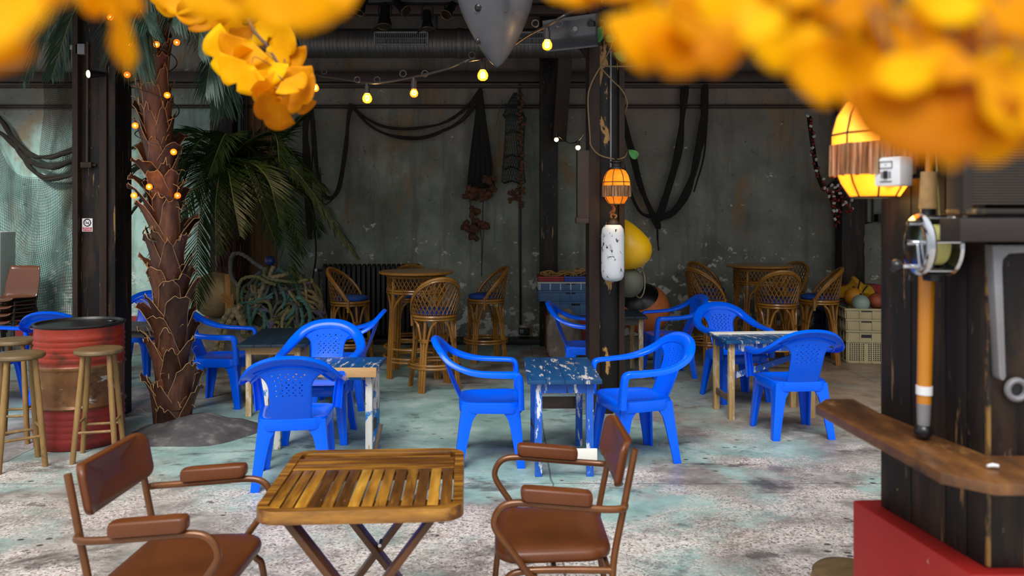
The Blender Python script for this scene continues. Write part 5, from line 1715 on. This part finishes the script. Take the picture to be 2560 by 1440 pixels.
# ------------------------------------------------------------------ crates
def crate(name, label, loc, size, mat, rz=0.0, perforated=False, group=None, lipm=None):
    w, d, h = size
    root = thing(name, label, 'crate', loc, rz, group)
    t = .012
    mb = MB()
    mb.box((0, 0, t/2), (w*.94, d*.94, t))
    for sy in (-1, 1):
        mb.box((0, sy*(d*.97/2 - t/2), h/2), (w*.97, t, h))
    for sx in (-1, 1):
        mb.box((sx*(w*.97/2 - t/2), 0, h/2), (t, d*.97 - 2*t, h))
    mb.build('body', mat, root, bevel=.003)
    mb = MB()
    for zz, q in ((h - .012, 1.0), (h*.66, .99)) if h > .18 else ((h - .012, 1.0),):
        for sy in (-1, 1):
            mb.box((0, sy*(d*q/2), zz), (w*q + .02, .02, .02))
        for sx in (-1, 1):
            mb.box((sx*(w*q/2), 0, zz), (.02, d*q - .02, .02))
    nrib = max(3, int(w/.13))
    for k in range(nrib + 1):
        x = -w/2 + .02 + (w-.04)*k/nrib
        for sy in (-1, 1):
            mb.box((x, sy*d*.985/2, h*.5), (.016, .014, h*.96))
    for k in range(4):
        y = -d/2 + .02 + (d-.04)*k/3
        for sx in (-1, 1):
            mb.box((sx*w*.985/2, y, h*.5), (.014, .016, h*.96))
    mb.build('rim_and_ribs', lipm or mat, root, bevel=.002)
    for sy in (-1,):
        MB().box((0, sy*(d*.97/2 + .0015), h*.82), (.11, .004, .035)).build('hand_slot', M['black_plastic'], root, smooth=False)
    for sx in (-1,):
        MB().box((sx*(w*.97/2 + .0015), 0, h*.82), (.004, .10, .035)).build('hand_slot', M['black_plastic'], root, smooth=False)
    if perforated:
        mb = MB()
        def grid(axis, span, off):
            n = int(span/.022)
            for i in range(n):
                for j in range(max(1, int((h*.60)/.022))):
                    a = -span/2 + span*(i+.5)/n; z = .03 + j*.022
                    mb.box((a, off, z) if axis == 'x' else (off, a, z), (.012, .003, .013) if axis == 'x' else (.003, .012, .013))
        grid('x', w*.36, -(d*.97/2) - .001) if False else None
        for cx in (-w*.24, w*.24):
            n = int(w*.40/.022)
            for i in range(n):
                for j in range(int(h*.56/.022)):
                    mb.box((cx - w*.2 + w*.4*(i+.5)/n, -(d*.97/2) - .0012, .035 + j*.022), (.012, .003, .013))
        for cy in (-d*.22, d*.22):
            n = int(d*.36/.022)
            for i in range(n):
                for j in range(int(h*.56/.022)):
                    mb.box((-(w*.97/2) - .0012, cy - d*.18 + d*.36*(i+.5)/n, .035 + j*.022), (.003, .012, .013))
        mb.build('vent_holes', M['black_plastic'], root, smooth=False)['kind'] = 'stuff'
    return root
cx, cy = px2x(1425, 9.75), 9.85
o = MB().box((cx + .02, cy + .1, .225), (.62, .56, .45)).build('red_plinth', M['redpaint'], bevel=.01)
tag(o, 'dark red plinth carrying the blue grey fish crates', 'plinth')
crate('fish_crate', 'blue grey fish crate, lowest of the stack on the red plinth', (cx + .06, cy, .45), (.66, .46, .17), M['fishcrate'])
crate('fish_crate', 'blue grey fish crate, second from the bottom on the red plinth', (cx, cy, .622), (.78, .46, .13), M['fishcrate'])
crate('fish_crate', 'blue grey fish crate with a pale band, third from the bottom on the red plinth', (cx, cy, .754), (.78, .46, .105), M['fishcrate'], lipm=M['crate_grey'])
crate('fish_crate', 'red fish crate on top of the blue grey stack, at its left', (cx - .235, cy, .861), (.30, .44, .06), M['crate_red'])
crate('fish_crate', 'bright blue fish crate on top of the blue grey stack, at its right', (cx + .155, cy, .861), (.46, .44, .06), M['crate_blue'])
mb = MB(); rng = random.Random(8)
for k in range(34):
    x0_, y0_ = rng.uniform(-.33, .22), rng.uniform(-.16, .12)
    pts = [V((x0_, y0_, 0))]
    for j in range(5):
        x0_ = max(-.36, min(.36, x0_ + rng.uniform(-.12, .12))); y0_ = max(-.2, min(.2, y0_ + rng.uniform(-.08, .08)))
        pts.append(V((x0_, y0_, rng.uniform(.0, .05 + .05*max(0, 1 - abs(x0_ - .1)/.2)))))
    mb.tube(smooth_path(pts, 5), .0075, 5)
o = mb.build('straw_rope', M['straw'], loc=(cx + .01, cy, .918))
tag(o, 'pile of straw coloured rope lying on the top fish crates', 'rope', kind='stuff')
# orange mooring buoy
c = V((px2x(1612, 9.35), 9.35, .56))
root = thing('mooring_buoy', 'big faded orange buoy with a black cap, behind the centre post', 'buoy', c)
root.rotation_euler = (radians(35), radians(-25), 0)
MB().sphere((0, 0, 0), .30, 40, 26, sq=(.98, .92, 1.02)).build('body', M['buoy_orange'], root, ang=80)
MB().lathe([(.215, .215), (.17, .262), (.10, .30), (.06, .31), (.055, .35), (.03, .36), (.001, .36)], 28).build('cap', M['black_plastic'], root, ang=60)

# beige crates with floats and an oilskin, back right corner
bx, by = px2x(2163, 9.0) + .02, 9.15
b1 = crate('plastic_crate', 'tall beige crate with pierced sides, at the bottom of the stack on the right', (bx, by, 0), (.42, .40, .37), M['crate_beige'], radians(-8), True)
b2 = crate('plastic_crate', 'beige crate in the middle of the pale stack on the right', (bx, by, .352 + .02), (.43, .41, .125), M['crate_beige'], radians(-8))
b3 = crate('plastic_crate', 'beige crate on top of the pale stack on the right, holding floats', (bx, by, .372 + .127), (.45, .42, .115), M['crate_beige'], radians(-8))
crate('plastic_crate', 'navy crate on the floor left of the beige crates, ropes hanging over it', (px2x(2120, 9.5) - .02, 9.63, 0), (.52, .40, .53), M['crate_navy'], 0)
crate('plastic_crate', 'navy crate at the right behind the beige crates', (px2x(2205, 9.6) + .16, 9.63, 0), (.36, .40, .46), M['crate_navy'], 0)
o = MB().box((px2x(2130, 10.0), 9.97, .40), (.62, .22, .8)).build('red_cabinet', M['redpaint'], bevel=.01)
tag(o, 'dark red cabinet behind the yellow oilskin', 'cabinet')
for lb, px, py, d, r, m in (('pale green ball float in front on the beige crates', 2152, 758, 9.02, .096, 'ball_green'), ('dull red ball float on the beige crates, at the right', 2190, 752, 9.11, .088, 'ball_red'), ('orange ball float behind the pale green one', 2134, 742, 9.26, .105, 'ball_orange')):
    p = at(px, py, d)
    rt = thing('ball_float', lb, 'float', p, 0, 'ball floats on the beige crates')
    MB().sphere((0, 0, 0), r, 24, 16).build('body', M[m], rt, ang=80)
    MB().tube([(0, 0, r*.97), (0, 0, r*1.16)], .014, 8).build('eyelet', M['black_plastic'], rt)
def oilskin():
    c = at(2135, 715, 9.6)
    root = thing('oilskin_jacket', 'crumpled yellow oilskin jacket lying over the navy crate', 'jacket', c)
    outline = [(2083, 748), (2086, 722), (2100, 716), (2118, 712), (2126, 700), (2131, 690), (2150, 697), (2160, 708), (2176, 716), (2188, 733), (2190, 742), (2176, 748), (2150, 752), (2120, 748)]
    ctr = at(2140, 728, 9.47) - c
    n = 8
    mb = MB(); rings = []
    for k in range(n+1):
        t = k/n
        ring = []
        for i, (x, y) in enumerate(outline + []):
            e = at(x, y, 9.65) - c
            p = ctr.lerp(e, max(.02, t))
            f = noise.noise(p*7 + V((3, 1, 2)))
            ring.append(p + V((0, -.10*(1-t*t) - .07*f*(1 - .3*t), .035*f)))
        rings.append(smooth_path(ring, 3, closed=True))
    mb.loft(rings, caps=False)
    mb.build('cloth', M['raincoat'], root, solid=.012, ang=45)
    MB().tube(smooth_path([at(2150, 700, 9.47) - c, at(2146, 722, 9.35) - c, at(2152, 738, 9.33) - c, at(2160, 725, 9.35) - c, at(2168, 715, 9.45) - c], 6), .008, 6).build('strap', M['cable'], root)
oilskin()
def side_rope():
    c = at(2095, 760, 9.3)
    root = thing('coiled_rope', 'pale green thin rope hanging in loops over the navy crate on the right', 'rope', c)
    for k, pts in enumerate((((2140, 752), (2100, 750), (2080, 765), (2076, 800), (2074, 830)), ((2130, 756), (2098, 760), (2086, 800), (2096, 835), (2106, 842), (2116, 828), (2112, 775)), ((2120, 756), (2100, 770), (2094, 800), (2110, 798), (2118, 770), (2108, 756)), ((2136, 758), (2112, 764), (2090, 764), (2082, 790)))):
        MB().tube(smooth_path([at(x, y, 9.4 - .02*k) - c for x, y in pts], 7), .0085, 7, lobes=3, twist=60).build('rope', M['rope_teal'], root)
side_rope()

# stacked brown shell chairs at the left
def shell_chair(label, z):
    root = thing('shell_chair', label, 'chair', (-5.88, 9.3, z), faceang(-.12, -1), 'brown shell chairs stacked at the left')
    ob = []
    mb = MB(); NU, NV = 12, 22
    g = {}
    prof = smooth_path([(0, .23, .415), (0, .19, .44), (0, .0, .428), (0, -.15, .425), (0, -.215, .47), (0, -.245, .60), (0, -.285, .80)], 4)
    m = len(prof) - 1
    for j, p in enumerate(prof):
        f = j/m
        hw = .225 - .012*f
        for i in range(NU+1):
            u = -1 + 2*i/NU
            k = 1 - .12*max(0, abs(f-.5)*2 - .75)*4*abs(u)**4
            g[i, j] = len(mb.v)
            lift = .02*u*u
            mb.v.append(V((u*hw*k, p.y + (lift*1.6 if f > .55 else 0), p.z + (lift if f <= .55 else 0))))
    for j in range(m):
        for i in range(NU):
            mb.f.append((g[i, j], g[i+1, j], g[i+1, j+1], g[i, j+1])); mb.m.append(0)
    ob.append(mb.build('seat_shell', M['shell_brown'], root, solid=.009, ang=70))
    for s_ in (-1, 1):
        x = s_*.20
        mb = MB().tube(smooth_path([(x*1.14, .22, 0), (x*1.02, .17, .38), (x, .13, .405), (x, -.10, .405), (x*1.02, -.15, .38), (x*1.14, -.24, 0)], 5), .0105, 8)
        ob.append(mb.build('leg_frame', M['dark'], root))
    ob.append(MB().tube([(-.2, .1, .404), (.2, .1, .404)], .01, 8).tube([(-.2, -.09, .404), (.2, -.09, .404)], .01, 8).build('cross_bar', M['dark'], root))
    parts(root, *ob)
    return root
SHC = shell_chair('brown shell chair at the bottom of the stack, left edge', 0)
for k, lb in enumerate(('brown shell chair second from the bottom of the stack, left edge', 'brown shell chair third from the bottom of the stack, left edge', 'brown shell chair on top of the stack, left edge')):
    dup(SHC, (-5.88 + .006*(k+1), 9.3 + .01*(k+1), .085*(k+1)), faceang(-.12, -1), lb)
o = MB().box((-6.25, 9.7, .73), (.28, .3, 1.46)).build('grey_cabinet', M['crate_grey'], bevel=.012)
tag(o, 'pale grey cabinet cut off by the left edge of the photo', 'cabinet')
# ================================================================== THE DARK PLANKED COLUMN ON THE RIGHT
def kiosk():
    A, B = V((1.022, 2.22)), V((1.083, 1.827))
    root = thing('planked_column', 'dark planked column on a red plinth at the right, with a brown ledge round it', 'column', (1.4, 2.05, 0))
    o = V((1.4, 2.05))
    TOP = 3.2; PZ = .845; SZ = 1.105
    def pl(pts):
        return [(x - o.x, y - o.y) for x, y in pts]
    MB().prism(pl([(.966, 2.27), (1.03, 1.795), (1.78, 1.80), (1.78, 2.34)]), 0, PZ).build('plinth', M['redpaint'], root, bevel=.008)
    # boards of the left face
    d = (B - A); n = V((d.y, -d.x)).normalized()
    if n.x > 0:
        n = -n
    def board(t0, t1, name, mat, out=.0, th=.03, z0=PZ + .001, z1=TOP):
        p, q = A + d*t0 + n*out, A + d*t1 + n*out
        r, s_ = q - n*(th + out), p - n*(th + out)
        MB().prism(pl([(p.x, p.y), (q.x, q.y), (r.x, r.y), (s_.x, s_.y)]), z0, z1).build(name, mat, root, bevel=.003)
    cuts = [0, .33, .66, .845, .995]
    for a, b_ in zip(cuts[:-1], cuts[1:]):
        board(a + .004, b_ - .004, 'side_board', M['tar'])
    # core and the front face
    MB().prism(pl([(1.06, 2.22), (1.112, 1.86), (1.77, 1.86), (1.77, 2.28)]), PZ + .001, TOP - .01).build('core', M['dark'], root)
    xs = [1.092, 1.24, 1.41, 1.59, 1.77]
    for a, b_ in zip(xs[:-1], xs[1:]):
        MB().box(((a+b_)/2 - o.x, 1.842 - o.y, (PZ + TOP)/2), (b_ - a - .004, .03, TOP - PZ - .002)).build('front_board', M['tar'], root, bevel=.003)
    MB().box((1.0865 - o.x, 1.826 - o.y, (PZ + 1.58)/2), (.009, .010, 1.58 - PZ - .01)).build('edge_strip', M['goldline'], root, bevel=.002)
    # ledge
    mb = MB()
    MBp = [(.935, 2.39), (.872, 2.30), (.912, 1.70), (.985, 1.628), (1.79, 1.635), (1.79, 1.825), (1.083, 1.825), (1.021, 2.222), (1.021, 2.39)]
    mb.prism(pl(MBp), SZ - .026, SZ)
    mb.build('ledge', M['ledge'], root, bevel=.006)
    for px, py, dd in ((2240, 1152, 1.98), (2342, 1198, 1.80)):
        p = at(px, py, dd); p = V((p.x - o.x, p.y - o.y, SZ - .026))
        MB().tube(smooth_path([p, p + V((0, 0, -.02)), p + V((.012, 0, -.03)), p + V((.02, 0, -.02))], 4), .003, 6).build('hook', M['goldline'], root)
    # louvred cabinet high on the front
    x0 = px2x(2402, 1.74) - o.x; x1 = 1.77 - o.x
    za, zb = at(0, 545, 1.74).z, at(0, 605, 1.74).z
    MB().box(((x0+x1)/2, 1.785 - o.y, (za+zb)/2), (x1-x0, .085, za-zb)).build('cross_board', M['greywood'], root, bevel=.004)
    xl = px2x(2402, 1.76) - o.x
    zt, zl = 2.35, at(0, 524, 1.76).z
    mb = MB()
    k = 0
    z = zl + .012
    while z < zt:
        mb.add([(xl + .02, 1.765 - o.y, z), (x1, 1.765 - o.y, z), (x1, 1.79 - o.y, z + .004), (xl + .02, 1.79 - o.y, z + .004), (xl + .02, 1.765 - o.y, z + .0035), (x1, 1.765 - o.y, z + .0035), (x1, 1.79 - o.y, z + .0075), (xl + .02, 1.79 - o.y, z + .0075)],
               [(0, 1, 2, 3), (7, 6, 5, 4), (0, 4, 5, 1), (1, 5, 6, 2), (2, 6, 7, 3), (3, 7, 4, 0)])
        z += .0062
    mb.build('louvre', M['louver'], root, smooth=False)
    MB().box((xl + .01, 1.785 - o.y, (zl + zt)/2), (.02, .07, zt - zl)).build('louvre_frame', M['greywood'], root, bevel=.003)
    MB().box(((xl+x1)/2, 1.785 - o.y, zl - .004), (x1-xl, .075, .012)).build('louvre_sill', M['goldline'], root, bevel=.003)
    MB().box(((xl+x1)/2 + .02, 1.815 - o.y, (zl + za)/2 - .006), (x1-xl - .04, .02, zl - za - .012)).build('slot', M['black_plastic'], root)
    # grey metal fittings
    P = [(2478, 612), (2560, 612), (2640, 612), (2640, 632), (2560, 632), (2520, 634), (2505, 648), (2503, 670), (2512, 940), (2508, 950), (2500, 950), (2495, 940)]
    front, backp = [], []
    for x, y in P:
        q = at(x, y, 1.80); front.append((q.x - o.x, 1.795 - o.y, q.z)); backp.append((q.x - o.x, 1.826 - o.y, q.z))
    MB().loft([front, backp]).build('metal_strap', M['grey_metal'], root, bevel=.003)
    q = at(2552, 978, 1.80); q = V((q.x - o.x, 1.815 - o.y, q.z))
    MB().tube([q + V((.021*cos(2*pi*i/26), 0, .021*sin(2*pi*i/26))) for i in range(26)], .0075, 8, closed=True).build('ring', M['grey_metal'], root)
    MB().tube([q + V((0, .012, 0)), q + V((0, .002, 0))], .016, 18).build('keyhole', M['black_plastic'], root)
kiosk()
c = at(2482, 1160, 1.72); c.z = 1.1095
rt = thing('cigarette_end', 'tiny crumpled white scrap lying on the brown ledge', 'litter', c)
MB().tube([(-.012, 0, .003), (.0, .002, .004), (.012, 0, .003)], [.003, .0045, .0035], 8).build('scrap', M['white_plastic'], rt)

def fishing_rod():
    c = at(2308, 1080, 1.95); c.z = 1.106
    root = thing('fishing_rod', 'fishing rod with an orange butt and chrome reel standing on the ledge', 'fishing rod', c)
    def zz(py):
        return CAMH - (py - HOR)*1.95/FPX - c.z
    X = lambda py: (1080 - py) * 2.2e-5
    def seg(name, y0, y1, r0, r1, mat, n=20):
        return MB().tube([(X(y0), 0, zz(y0)), (X((y0+y1)/2), 0, zz((y0+y1)/2)), (X(y1), 0, zz(y1))], [r0, (r0+r1)/2, r1], n).build(name, mat, root)
    MB().sphere((0, 0, .02), .021, 18, 12, sq=(1, 1, .95)).build('butt_cap', M['black_plastic'], root)
    seg('ferrule', 1062, 1008, .0145, .0165, M['grey_metal'])
    seg('butt', 1008, 690, .0165, .0185, M['rod'])
    MB().tube([(X(984), 0, zz(986)), (X(964), 0, zz(964))], .0187, 20).build('tape', M['white_plastic'], root)
    seg('reel_seat', 690, 520, .0165, .0175, M['black_plastic'])
    seg('grip', 522, 430, .0215, .019, M['cork_pale'])
    MB().tube([(X(430), 0, zz(430)), (X(100), 0, zz(100)), (X(-200), 0, zz(-200))], [.009, .007, .005], 10).build('blank', M['rod'], root)
    MB().tube([(.03, -.02, zz(560)), (.028, -.01, zz(430)), (.01, 0, zz(60))], .0012, 5).build('line', M['lineyellow'], root)
    # reel, its axle across
    rc = V((at(2333, 622, 1.90).x - c.x, -.05, zz(622) + .012))
    Mx = Matrix.Translation(rc) @ Matrix.Rotation(radians(90), 4, 'Y')
    reel = MB().lathe([(.012, -.044), (.012, .044)], 16, M=Mx).build('reel_axle', M['chrome'], root)
    MB().lathe([(.046, -.018), (.048, -.014), (.048, .014), (.046, .018), (.001, .018)], 36, M=Mx).build('line_spool', M['lineyellow'], reel)
    for sx in (-1, 1):
        MB().lathe([(.001, sx*.030), (.058, sx*.030), (.070, sx*.027), (.074, sx*.033), (.070, sx*.040), (.05, sx*.044), (.001, sx*.046)], 40, M=Mx).build('side_plate', M['chrome'], reel, ang=50)
    for k in range(5):
        a = 2*pi*k/5 + .5
        p = rc + V((0, .066*cos(a), .066*sin(a)))
        MB().tube([p + V((-.034, 0, 0)), p + V((.034, 0, 0))], .004, 8).build('pillar', M['chrome'], reel)
    for dy, dz in ((-.03, .052), (-.02, .005)):
        p = rc + V((-.046, dy, dz))
        MB().tube([p, p + V((-.028, 0, 0))], .006, 10).build('stud', M['chrome'], reel)
    p = rc + V((-.05, -.02, 0))
    MB().beam(p, p + V((0, -.01, -.052)), .006, .013).tube([p + V((0, -.01, -.05)), p + V((-.038, -.01, -.05))], .0055, 8).build('crank', M['chrome'], reel, bevel=.001)
    MB().sphere(p + V((-.052, -.01, -.049)), .0155, 16, 10).build('crank_knob', M['black_plastic'], reel)
    for zf in (zz(690), zz(560)):
        MB().box((.008, -.026, zf), (.03, .045, .02)).build('reel_foot', M['black_plastic'], root, bevel=.004)
M['cork_pale'] = pm('pale_cork_grip', [(.2, '#8a6a40'), (.8, '#b89360')], 30, rough=.8, bump=.2)
fishing_rod()

def socket_box():
    c = at(2234, 430, 2.02)
    root = thing('socket_box', 'small white plastic switch box on the column below the bright lantern', 'switch box', c, radians(-52))
    w, d, h = .066, .066, .072
    MB().box((0, 0, 0), (w, d, h)).build('case', M['white_plastic'], root, bevel=.006)
    y = -d/2 - .001
    mb = MB()
    for x in (-.019, .013):
        mb.box((x, y, .017), (.0012, .002, .016))
    for z in (.009, .025):
        mb.box((-.003, y, z), (.033, .002, .0012))
    mb.box((-.003, y, .017), (.003, .002, .001))
    mb.box((-.003, y, -.025), (.03, .002, .002))
    mb.build('markings', M['sign_black'], root, smooth=False)
    MB().box((-.003, y - .001, -.008), (.010, .006, .02)).build('rocker_switch', M['black_plastic'], root, bevel=.002)
    for sg in (-1, 1):
        MB().box((sg*.01 - .003, y, -.008), (.006, .001, .016)).build('switch_plate', M['grey_metal'], root)
    MB().beam(V((.0, .03, 0)), V((.03, .10, 0)), .03, .03).build('mount', M['dark'], root)
socket_box()
c = at(2187, 372, 2.12)
fringed_lamp('large bright amber fringed lantern on the right column, partly behind yellow leaves', c, faceang(1, .1), .95, True)

# ================================================================== GINKGO LEAVES HANGING INTO VIEW
def leaf_mesh(mb, base, R, direc, roll, rng, spread=78, curl=.25):
    """fan blade from base, opening along direc"""
    y = direc.normalized()
    x = y.cross(V((0, -1, 0)))
    if x.length < .1:
        x = V((1, 0, 0))
    x.normalize(); z = x.cross(y)
    x, z = x*cos(roll) + z*sin(roll), z*cos(roll) - x*sin(roll)
    nu, nv = 18, 5
    ph = rng.uniform(0, 6); cu = rng.uniform(-.1, .1) + curl
    vs = []
    notch = rng.uniform(.06, .28)
    for j in range(nv+1):
        r = .08 + .92*j/nv
        for i in range(nu+1):
            u = -1 + 2*i/nu
            a = radians(spread)*u
            rr = r*(1 - .10*abs(u)**3 - (notch*max(0, 1 - abs(u)/.13))*(j/nv)**2 + .03*sin(7*u + ph)*(j/nv))
            lx, ly = sin(a)*rr, cos(a)*rr
            lz = cu*rr*rr*(.3 + u*u) + .06*sin(5*u + ph)*rr*rr
            vs.append(base + (x*lx + y*ly + z*lz)*R)
    fs = [(j*(nu+1)+i, j*(nu+1)+i+1, (j+1)*(nu+1)+i+1, (j+1)*(nu+1)+i) for j in range(nv) for i in range(nu)]
    mb.add(vs, fs)
    return base

def ginkgo_branch(label, leaves, twig, seed, fill=None, spread=70, curl=.2):
    rng = random.Random(seed)
    tw = [at(*q) for q in twig]
    root = thing('ginkgo_branch', label, 'branch', tw[0], 0, None)
    o = V(tw[0])
    path = smooth_path([p - o for p in tw], 8)
    wood = MB().tube(path, [.006*(1 - .6*i/(len(path)-1)) for i in range(len(path))], 7)
    mb = MB()
    alls = list(leaves)
    if fill:
        alls += fill(rng)
    for (px, py, d, Rpx, ang, roll) in alls:
        b_ = at(px, py, d) - o
        a = radians(ang)
        direc = V((sin(a), rng.uniform(-.35, .1), -cos(a)))
        leaf_mesh(mb, b_, Rpx*d/FPX, direc, roll + rng.uniform(-.15, .15), rng, spread=spread + rng.uniform(-6, 8), curl=curl)
        # petiole back to the nearest point of the twig
        near = min(path, key=lambda p: (p - b_).length)
        pt = smooth_path([b_, b_ - direc.normalized()*.012 + V((0, 0, .006)), b_.lerp(near, .6) + V((0, 0, .008)), near], 4)
        wood.tube(pt, .0011, 4)
    wood.build('twig', M['twig'], root)
    mb.build('foliage', M['ginkgo'], root, merge=False, ang=180, solid=.0004)
    return root

ginkgo_branch('cluster of small yellow ginkgo leaves hanging in front of the palms, nearly in focus', [
    (455, -25, 2.0, 72, -30, .2), (478, 22, 2.0, 50, 20, .3), (440, -15, 2.0, 62, -60, .1), (520, 10, 2.05, 66, 0, .4), (505, 30, 2.0, 58, -40, .2),
    (598, 122, 2.0, 84, -68, .1), (612, 60, 2.1, 70, -75, .9), (632, 62, 2.1, 62, -10, .3), (652, 48, 2.1, 66, 25, -.3), (628, 100, 2.0, 78, -28, .1),
    (668, 112, 2.05, 84, 62, -.2), (640, 128, 2.0, 60, -50, .9), (630, 158, 1.95, 84, -34, .1), (662, 150, 2.0, 78, 5, .15),
    (700, 122, 2.05, 82, 22, -.2), (676, 172, 2.0, 66, 12, .9), (715, 165, 2.0, 70, 18, .5), (705, 200, 1.95, 62, 60, .8),
    (688, 222, 1.95, 60, -82, 1.0), (722, 215, 2.0, 78, 38, .1), (705, 248, 1.95, 78, -40, .75), (700, 236, 2.0, 66, -62, .3), (735, 232, 2.0, 62, 10, .4)],
    [(640, -160, 2.2), (605, -40, 2.1), (626, 60, 2.08), (668, 115, 2.06), (700, 170, 2.02), (716, 230, 2.0)], 31)
ginkgo_branch('blurred yellow ginkgo leaves close to the lens, top left corner', [
    (30, -105, .27, 255, -10, .15), (-40, -60, .26, 250, 0, .1), (80, -190, .28, 240, 8, .2), (-50, 10, .28, 175, -8, .2), (10, -140, .3, 190, -6, .3)],
    [(40, -420, .36), (60, -300, .31), (40, -170, .28), (0, -90, .27)], 32, spread=50)
ginkgo_branch('blurred yellow ginkgo leaves hanging narrow and edge on, top left beside the palm fronds', [
    (306, -25, .44, 215, 3, 1.80), (266, -52, .44, 104, -4, .9), (312, -65, .43, 100, 5, 1.2)],
    [(300, -420, .55), (305, -250, .48), (305, -120, .45), (312, -50, .44)], 33, spread=44, curl=.0)
ginkgo_branch('blurred dark yellow ginkgo leaves at the top edge, left of the stage lamps', [
    (575, -105, .46, 178, -4, .1), (720, -115, .38, 205, 3, .1), (755, -120, .4, 200, 12, .3), (660, -130, .4, 175, -6, .4)],
    [(680, -520, .6), (660, -300, .46), (640, -180, .42), (720, -125, .39)], 34, spread=46)
CONT = [(1340, 20), (1480, 40), (1560, 110), (1600, 190), (1720, 215), (1850, 150), (1980, 200), (2120, 285), (2180, 285), (2240, 390), (2310, 430), (2400, 425), (2460, 385), (2660, 395)]
def contour(x):
    for (a, ya), (b_, yb) in zip(CONT[:-1], CONT[1:]):
        if a <= x <= b_:
            return ya + (yb - ya)*(x - a)/(b_ - a)
    return 20
def fill_right(rng):
    out = []
    for k in range(80):
        px = rng.uniform(1620, 2660); R = rng.uniform(110, 190)
        a = rng.uniform(-40, 40)
        tipx = px + sin(radians(a))*R
        lim = min(contour(max(1340, min(2650, tipx + q))) for q in (-70, 0, 70)) - R*cos(radians(a)) - 14
        py = min(rng.uniform(-160, max(-150, lim)), lim)
        out.append((px, py, rng.uniform(.32, .52), R, a, rng.uniform(-.9, .9)))
    return out
ginkgo_branch('big blurred mass of yellow ginkgo leaves across the top right corner', [
    (1430, -110, .40, 142, -12, .1), (1530, -110, .40, 130, -10, .2), (1652, 8, .36, 198, -6, .1), (1720, 30, .36, 188, 6, .15), (1850, -30, .40, 170, 0, .3), (1965, 35, .36, 162, 0, .1),
    (2085, 80, .35, 205, -4, .1), (2300, 185, .33, 250, -4, .05), (2415, 215, .34, 212, 4, .2), (2550, 165, .36, 225, 0, .1), (2210, 100, .36, 170, -8, .2), (2480, 140, .33, 225, 8, .3)],
    [(2700, -500, .55), (2450, -120, .42), (2200, 0, .39), (1900, -50, .4), (1640, -40, .4), (1430, -120, .41)], 35, fill_right, spread=62)

# ================================================================== LIGHT AND CAMERA
w = bpy.data.worlds.new('overcast_sky'); SC.world = w
w.use_nodes = True
t = w.node_tree; t.nodes.clear()
tc = t.nodes.new('ShaderNodeTexCoord'); sp = t.nodes.new('ShaderNodeSeparateXYZ'); t.links.new(tc.outputs['Generated'], sp.inputs[0])
rp = t.nodes.new('ShaderNodeValToRGB')
rp.color_ramp.elements[0].position = 0.0; rp.color_ramp.elements[0].color = (.42, .44, .46, 1)
rp.color_ramp.elements[1].position = .75; rp.color_ramp.elements[1].color = (1.0, 1.02, 1.05, 1)
t.links.new(sp.outputs[2], rp.inputs[0])
bg = t.nodes.new('ShaderNodeBackground'); bg.inputs['Strength'].default_value = .95
t.links.new(rp.outputs[0], bg.inputs[0])
ou = t.nodes.new('ShaderNodeOutputWorld'); t.links.new(bg.outputs[0], ou.inputs[0])

def lamp(name, kind, loc, energy, color, **kw):
    l = bpy.data.lights.new(name, kind); l.energy = energy; l.color = color
    for k, v in kw.items():
        setattr(l, k, v)
    o = bpy.data.objects.new(name, l); C.objects.link(o); o.location = loc
    return o
lamp('daylight', 'SUN', (0, 0, 6), 2.3, (1, .98, .95), angle=radians(32)).rotation_euler = (radians(38), 0, radians(-14))
for px, py, d in ((918, 235, 5.6), (1207, 185, 5.2), (1368, 102, 4.7)):
    lamp('festoon_glow', 'POINT', at(px, py, d), 2.2, (1, .55, .18), shadow_soft_size=.03)
for px, py in ((391, 111), (418, 238), (338, 314), (434, 380), (373, 467), (335, 489)):
    lamp('fairy_glow', 'POINT', at(px, py, 5.93), .5, (1, .35, .06), shadow_soft_size=.02)
lamp('lantern_glow', 'POINT', at(1541, 535, Yc - .2), .8, (1, .6, .2), shadow_soft_size=.08)
lamp('lantern_glow', 'POINT', at(2187, 470, 2.12), 1.2, (1, .6, .2), shadow_soft_size=.08)
s_ = lamp('spot_glow', 'SPOT', at(700, 60, 8.2), 40, (1, .72, .4), spot_size=radians(60), spot_blend=.8, shadow_soft_size=.06)
s_.rotation_euler = (at(690, 720, 8.95) - s_.location).to_track_quat('-Z', 'Y').to_euler()

s_ = lamp('stage_wash', 'SPOT', (-6.6, 7.4, 3.8), 520, (.9, 1, .98), spot_size=radians(62), spot_blend=1.0, shadow_soft_size=.25)
s_.rotation_euler = (V((-5.9, 10.5, .95)) - s_.location).to_track_quat('-Z', 'Y').to_euler()

cam = bpy.data.cameras.new('camera'); co = bpy.data.objects.new('camera', cam); C.objects.link(co)
co.location = (0, 0, CAMH); co.rotation_euler = (radians(90), 0, 0)
cam.sensor_width = 36.0; cam.lens = 36.0 * FPX / 2560.0
cam.shift_y = -(720.0 - HOR) / 2560.0
cam.clip_start = .02; cam.clip_end = 200
cam.dof.use_dof = True; cam.dof.focus_distance = 6.4; cam.dof.aperture_fstop = 3.2
SC.camera = co
vs = SC.view_settings
vs.view_transform = 'Standard'; vs.look = 'None'; vs.gamma = 1.0; vs.use_curve_mapping = False
vs.exposure = .45
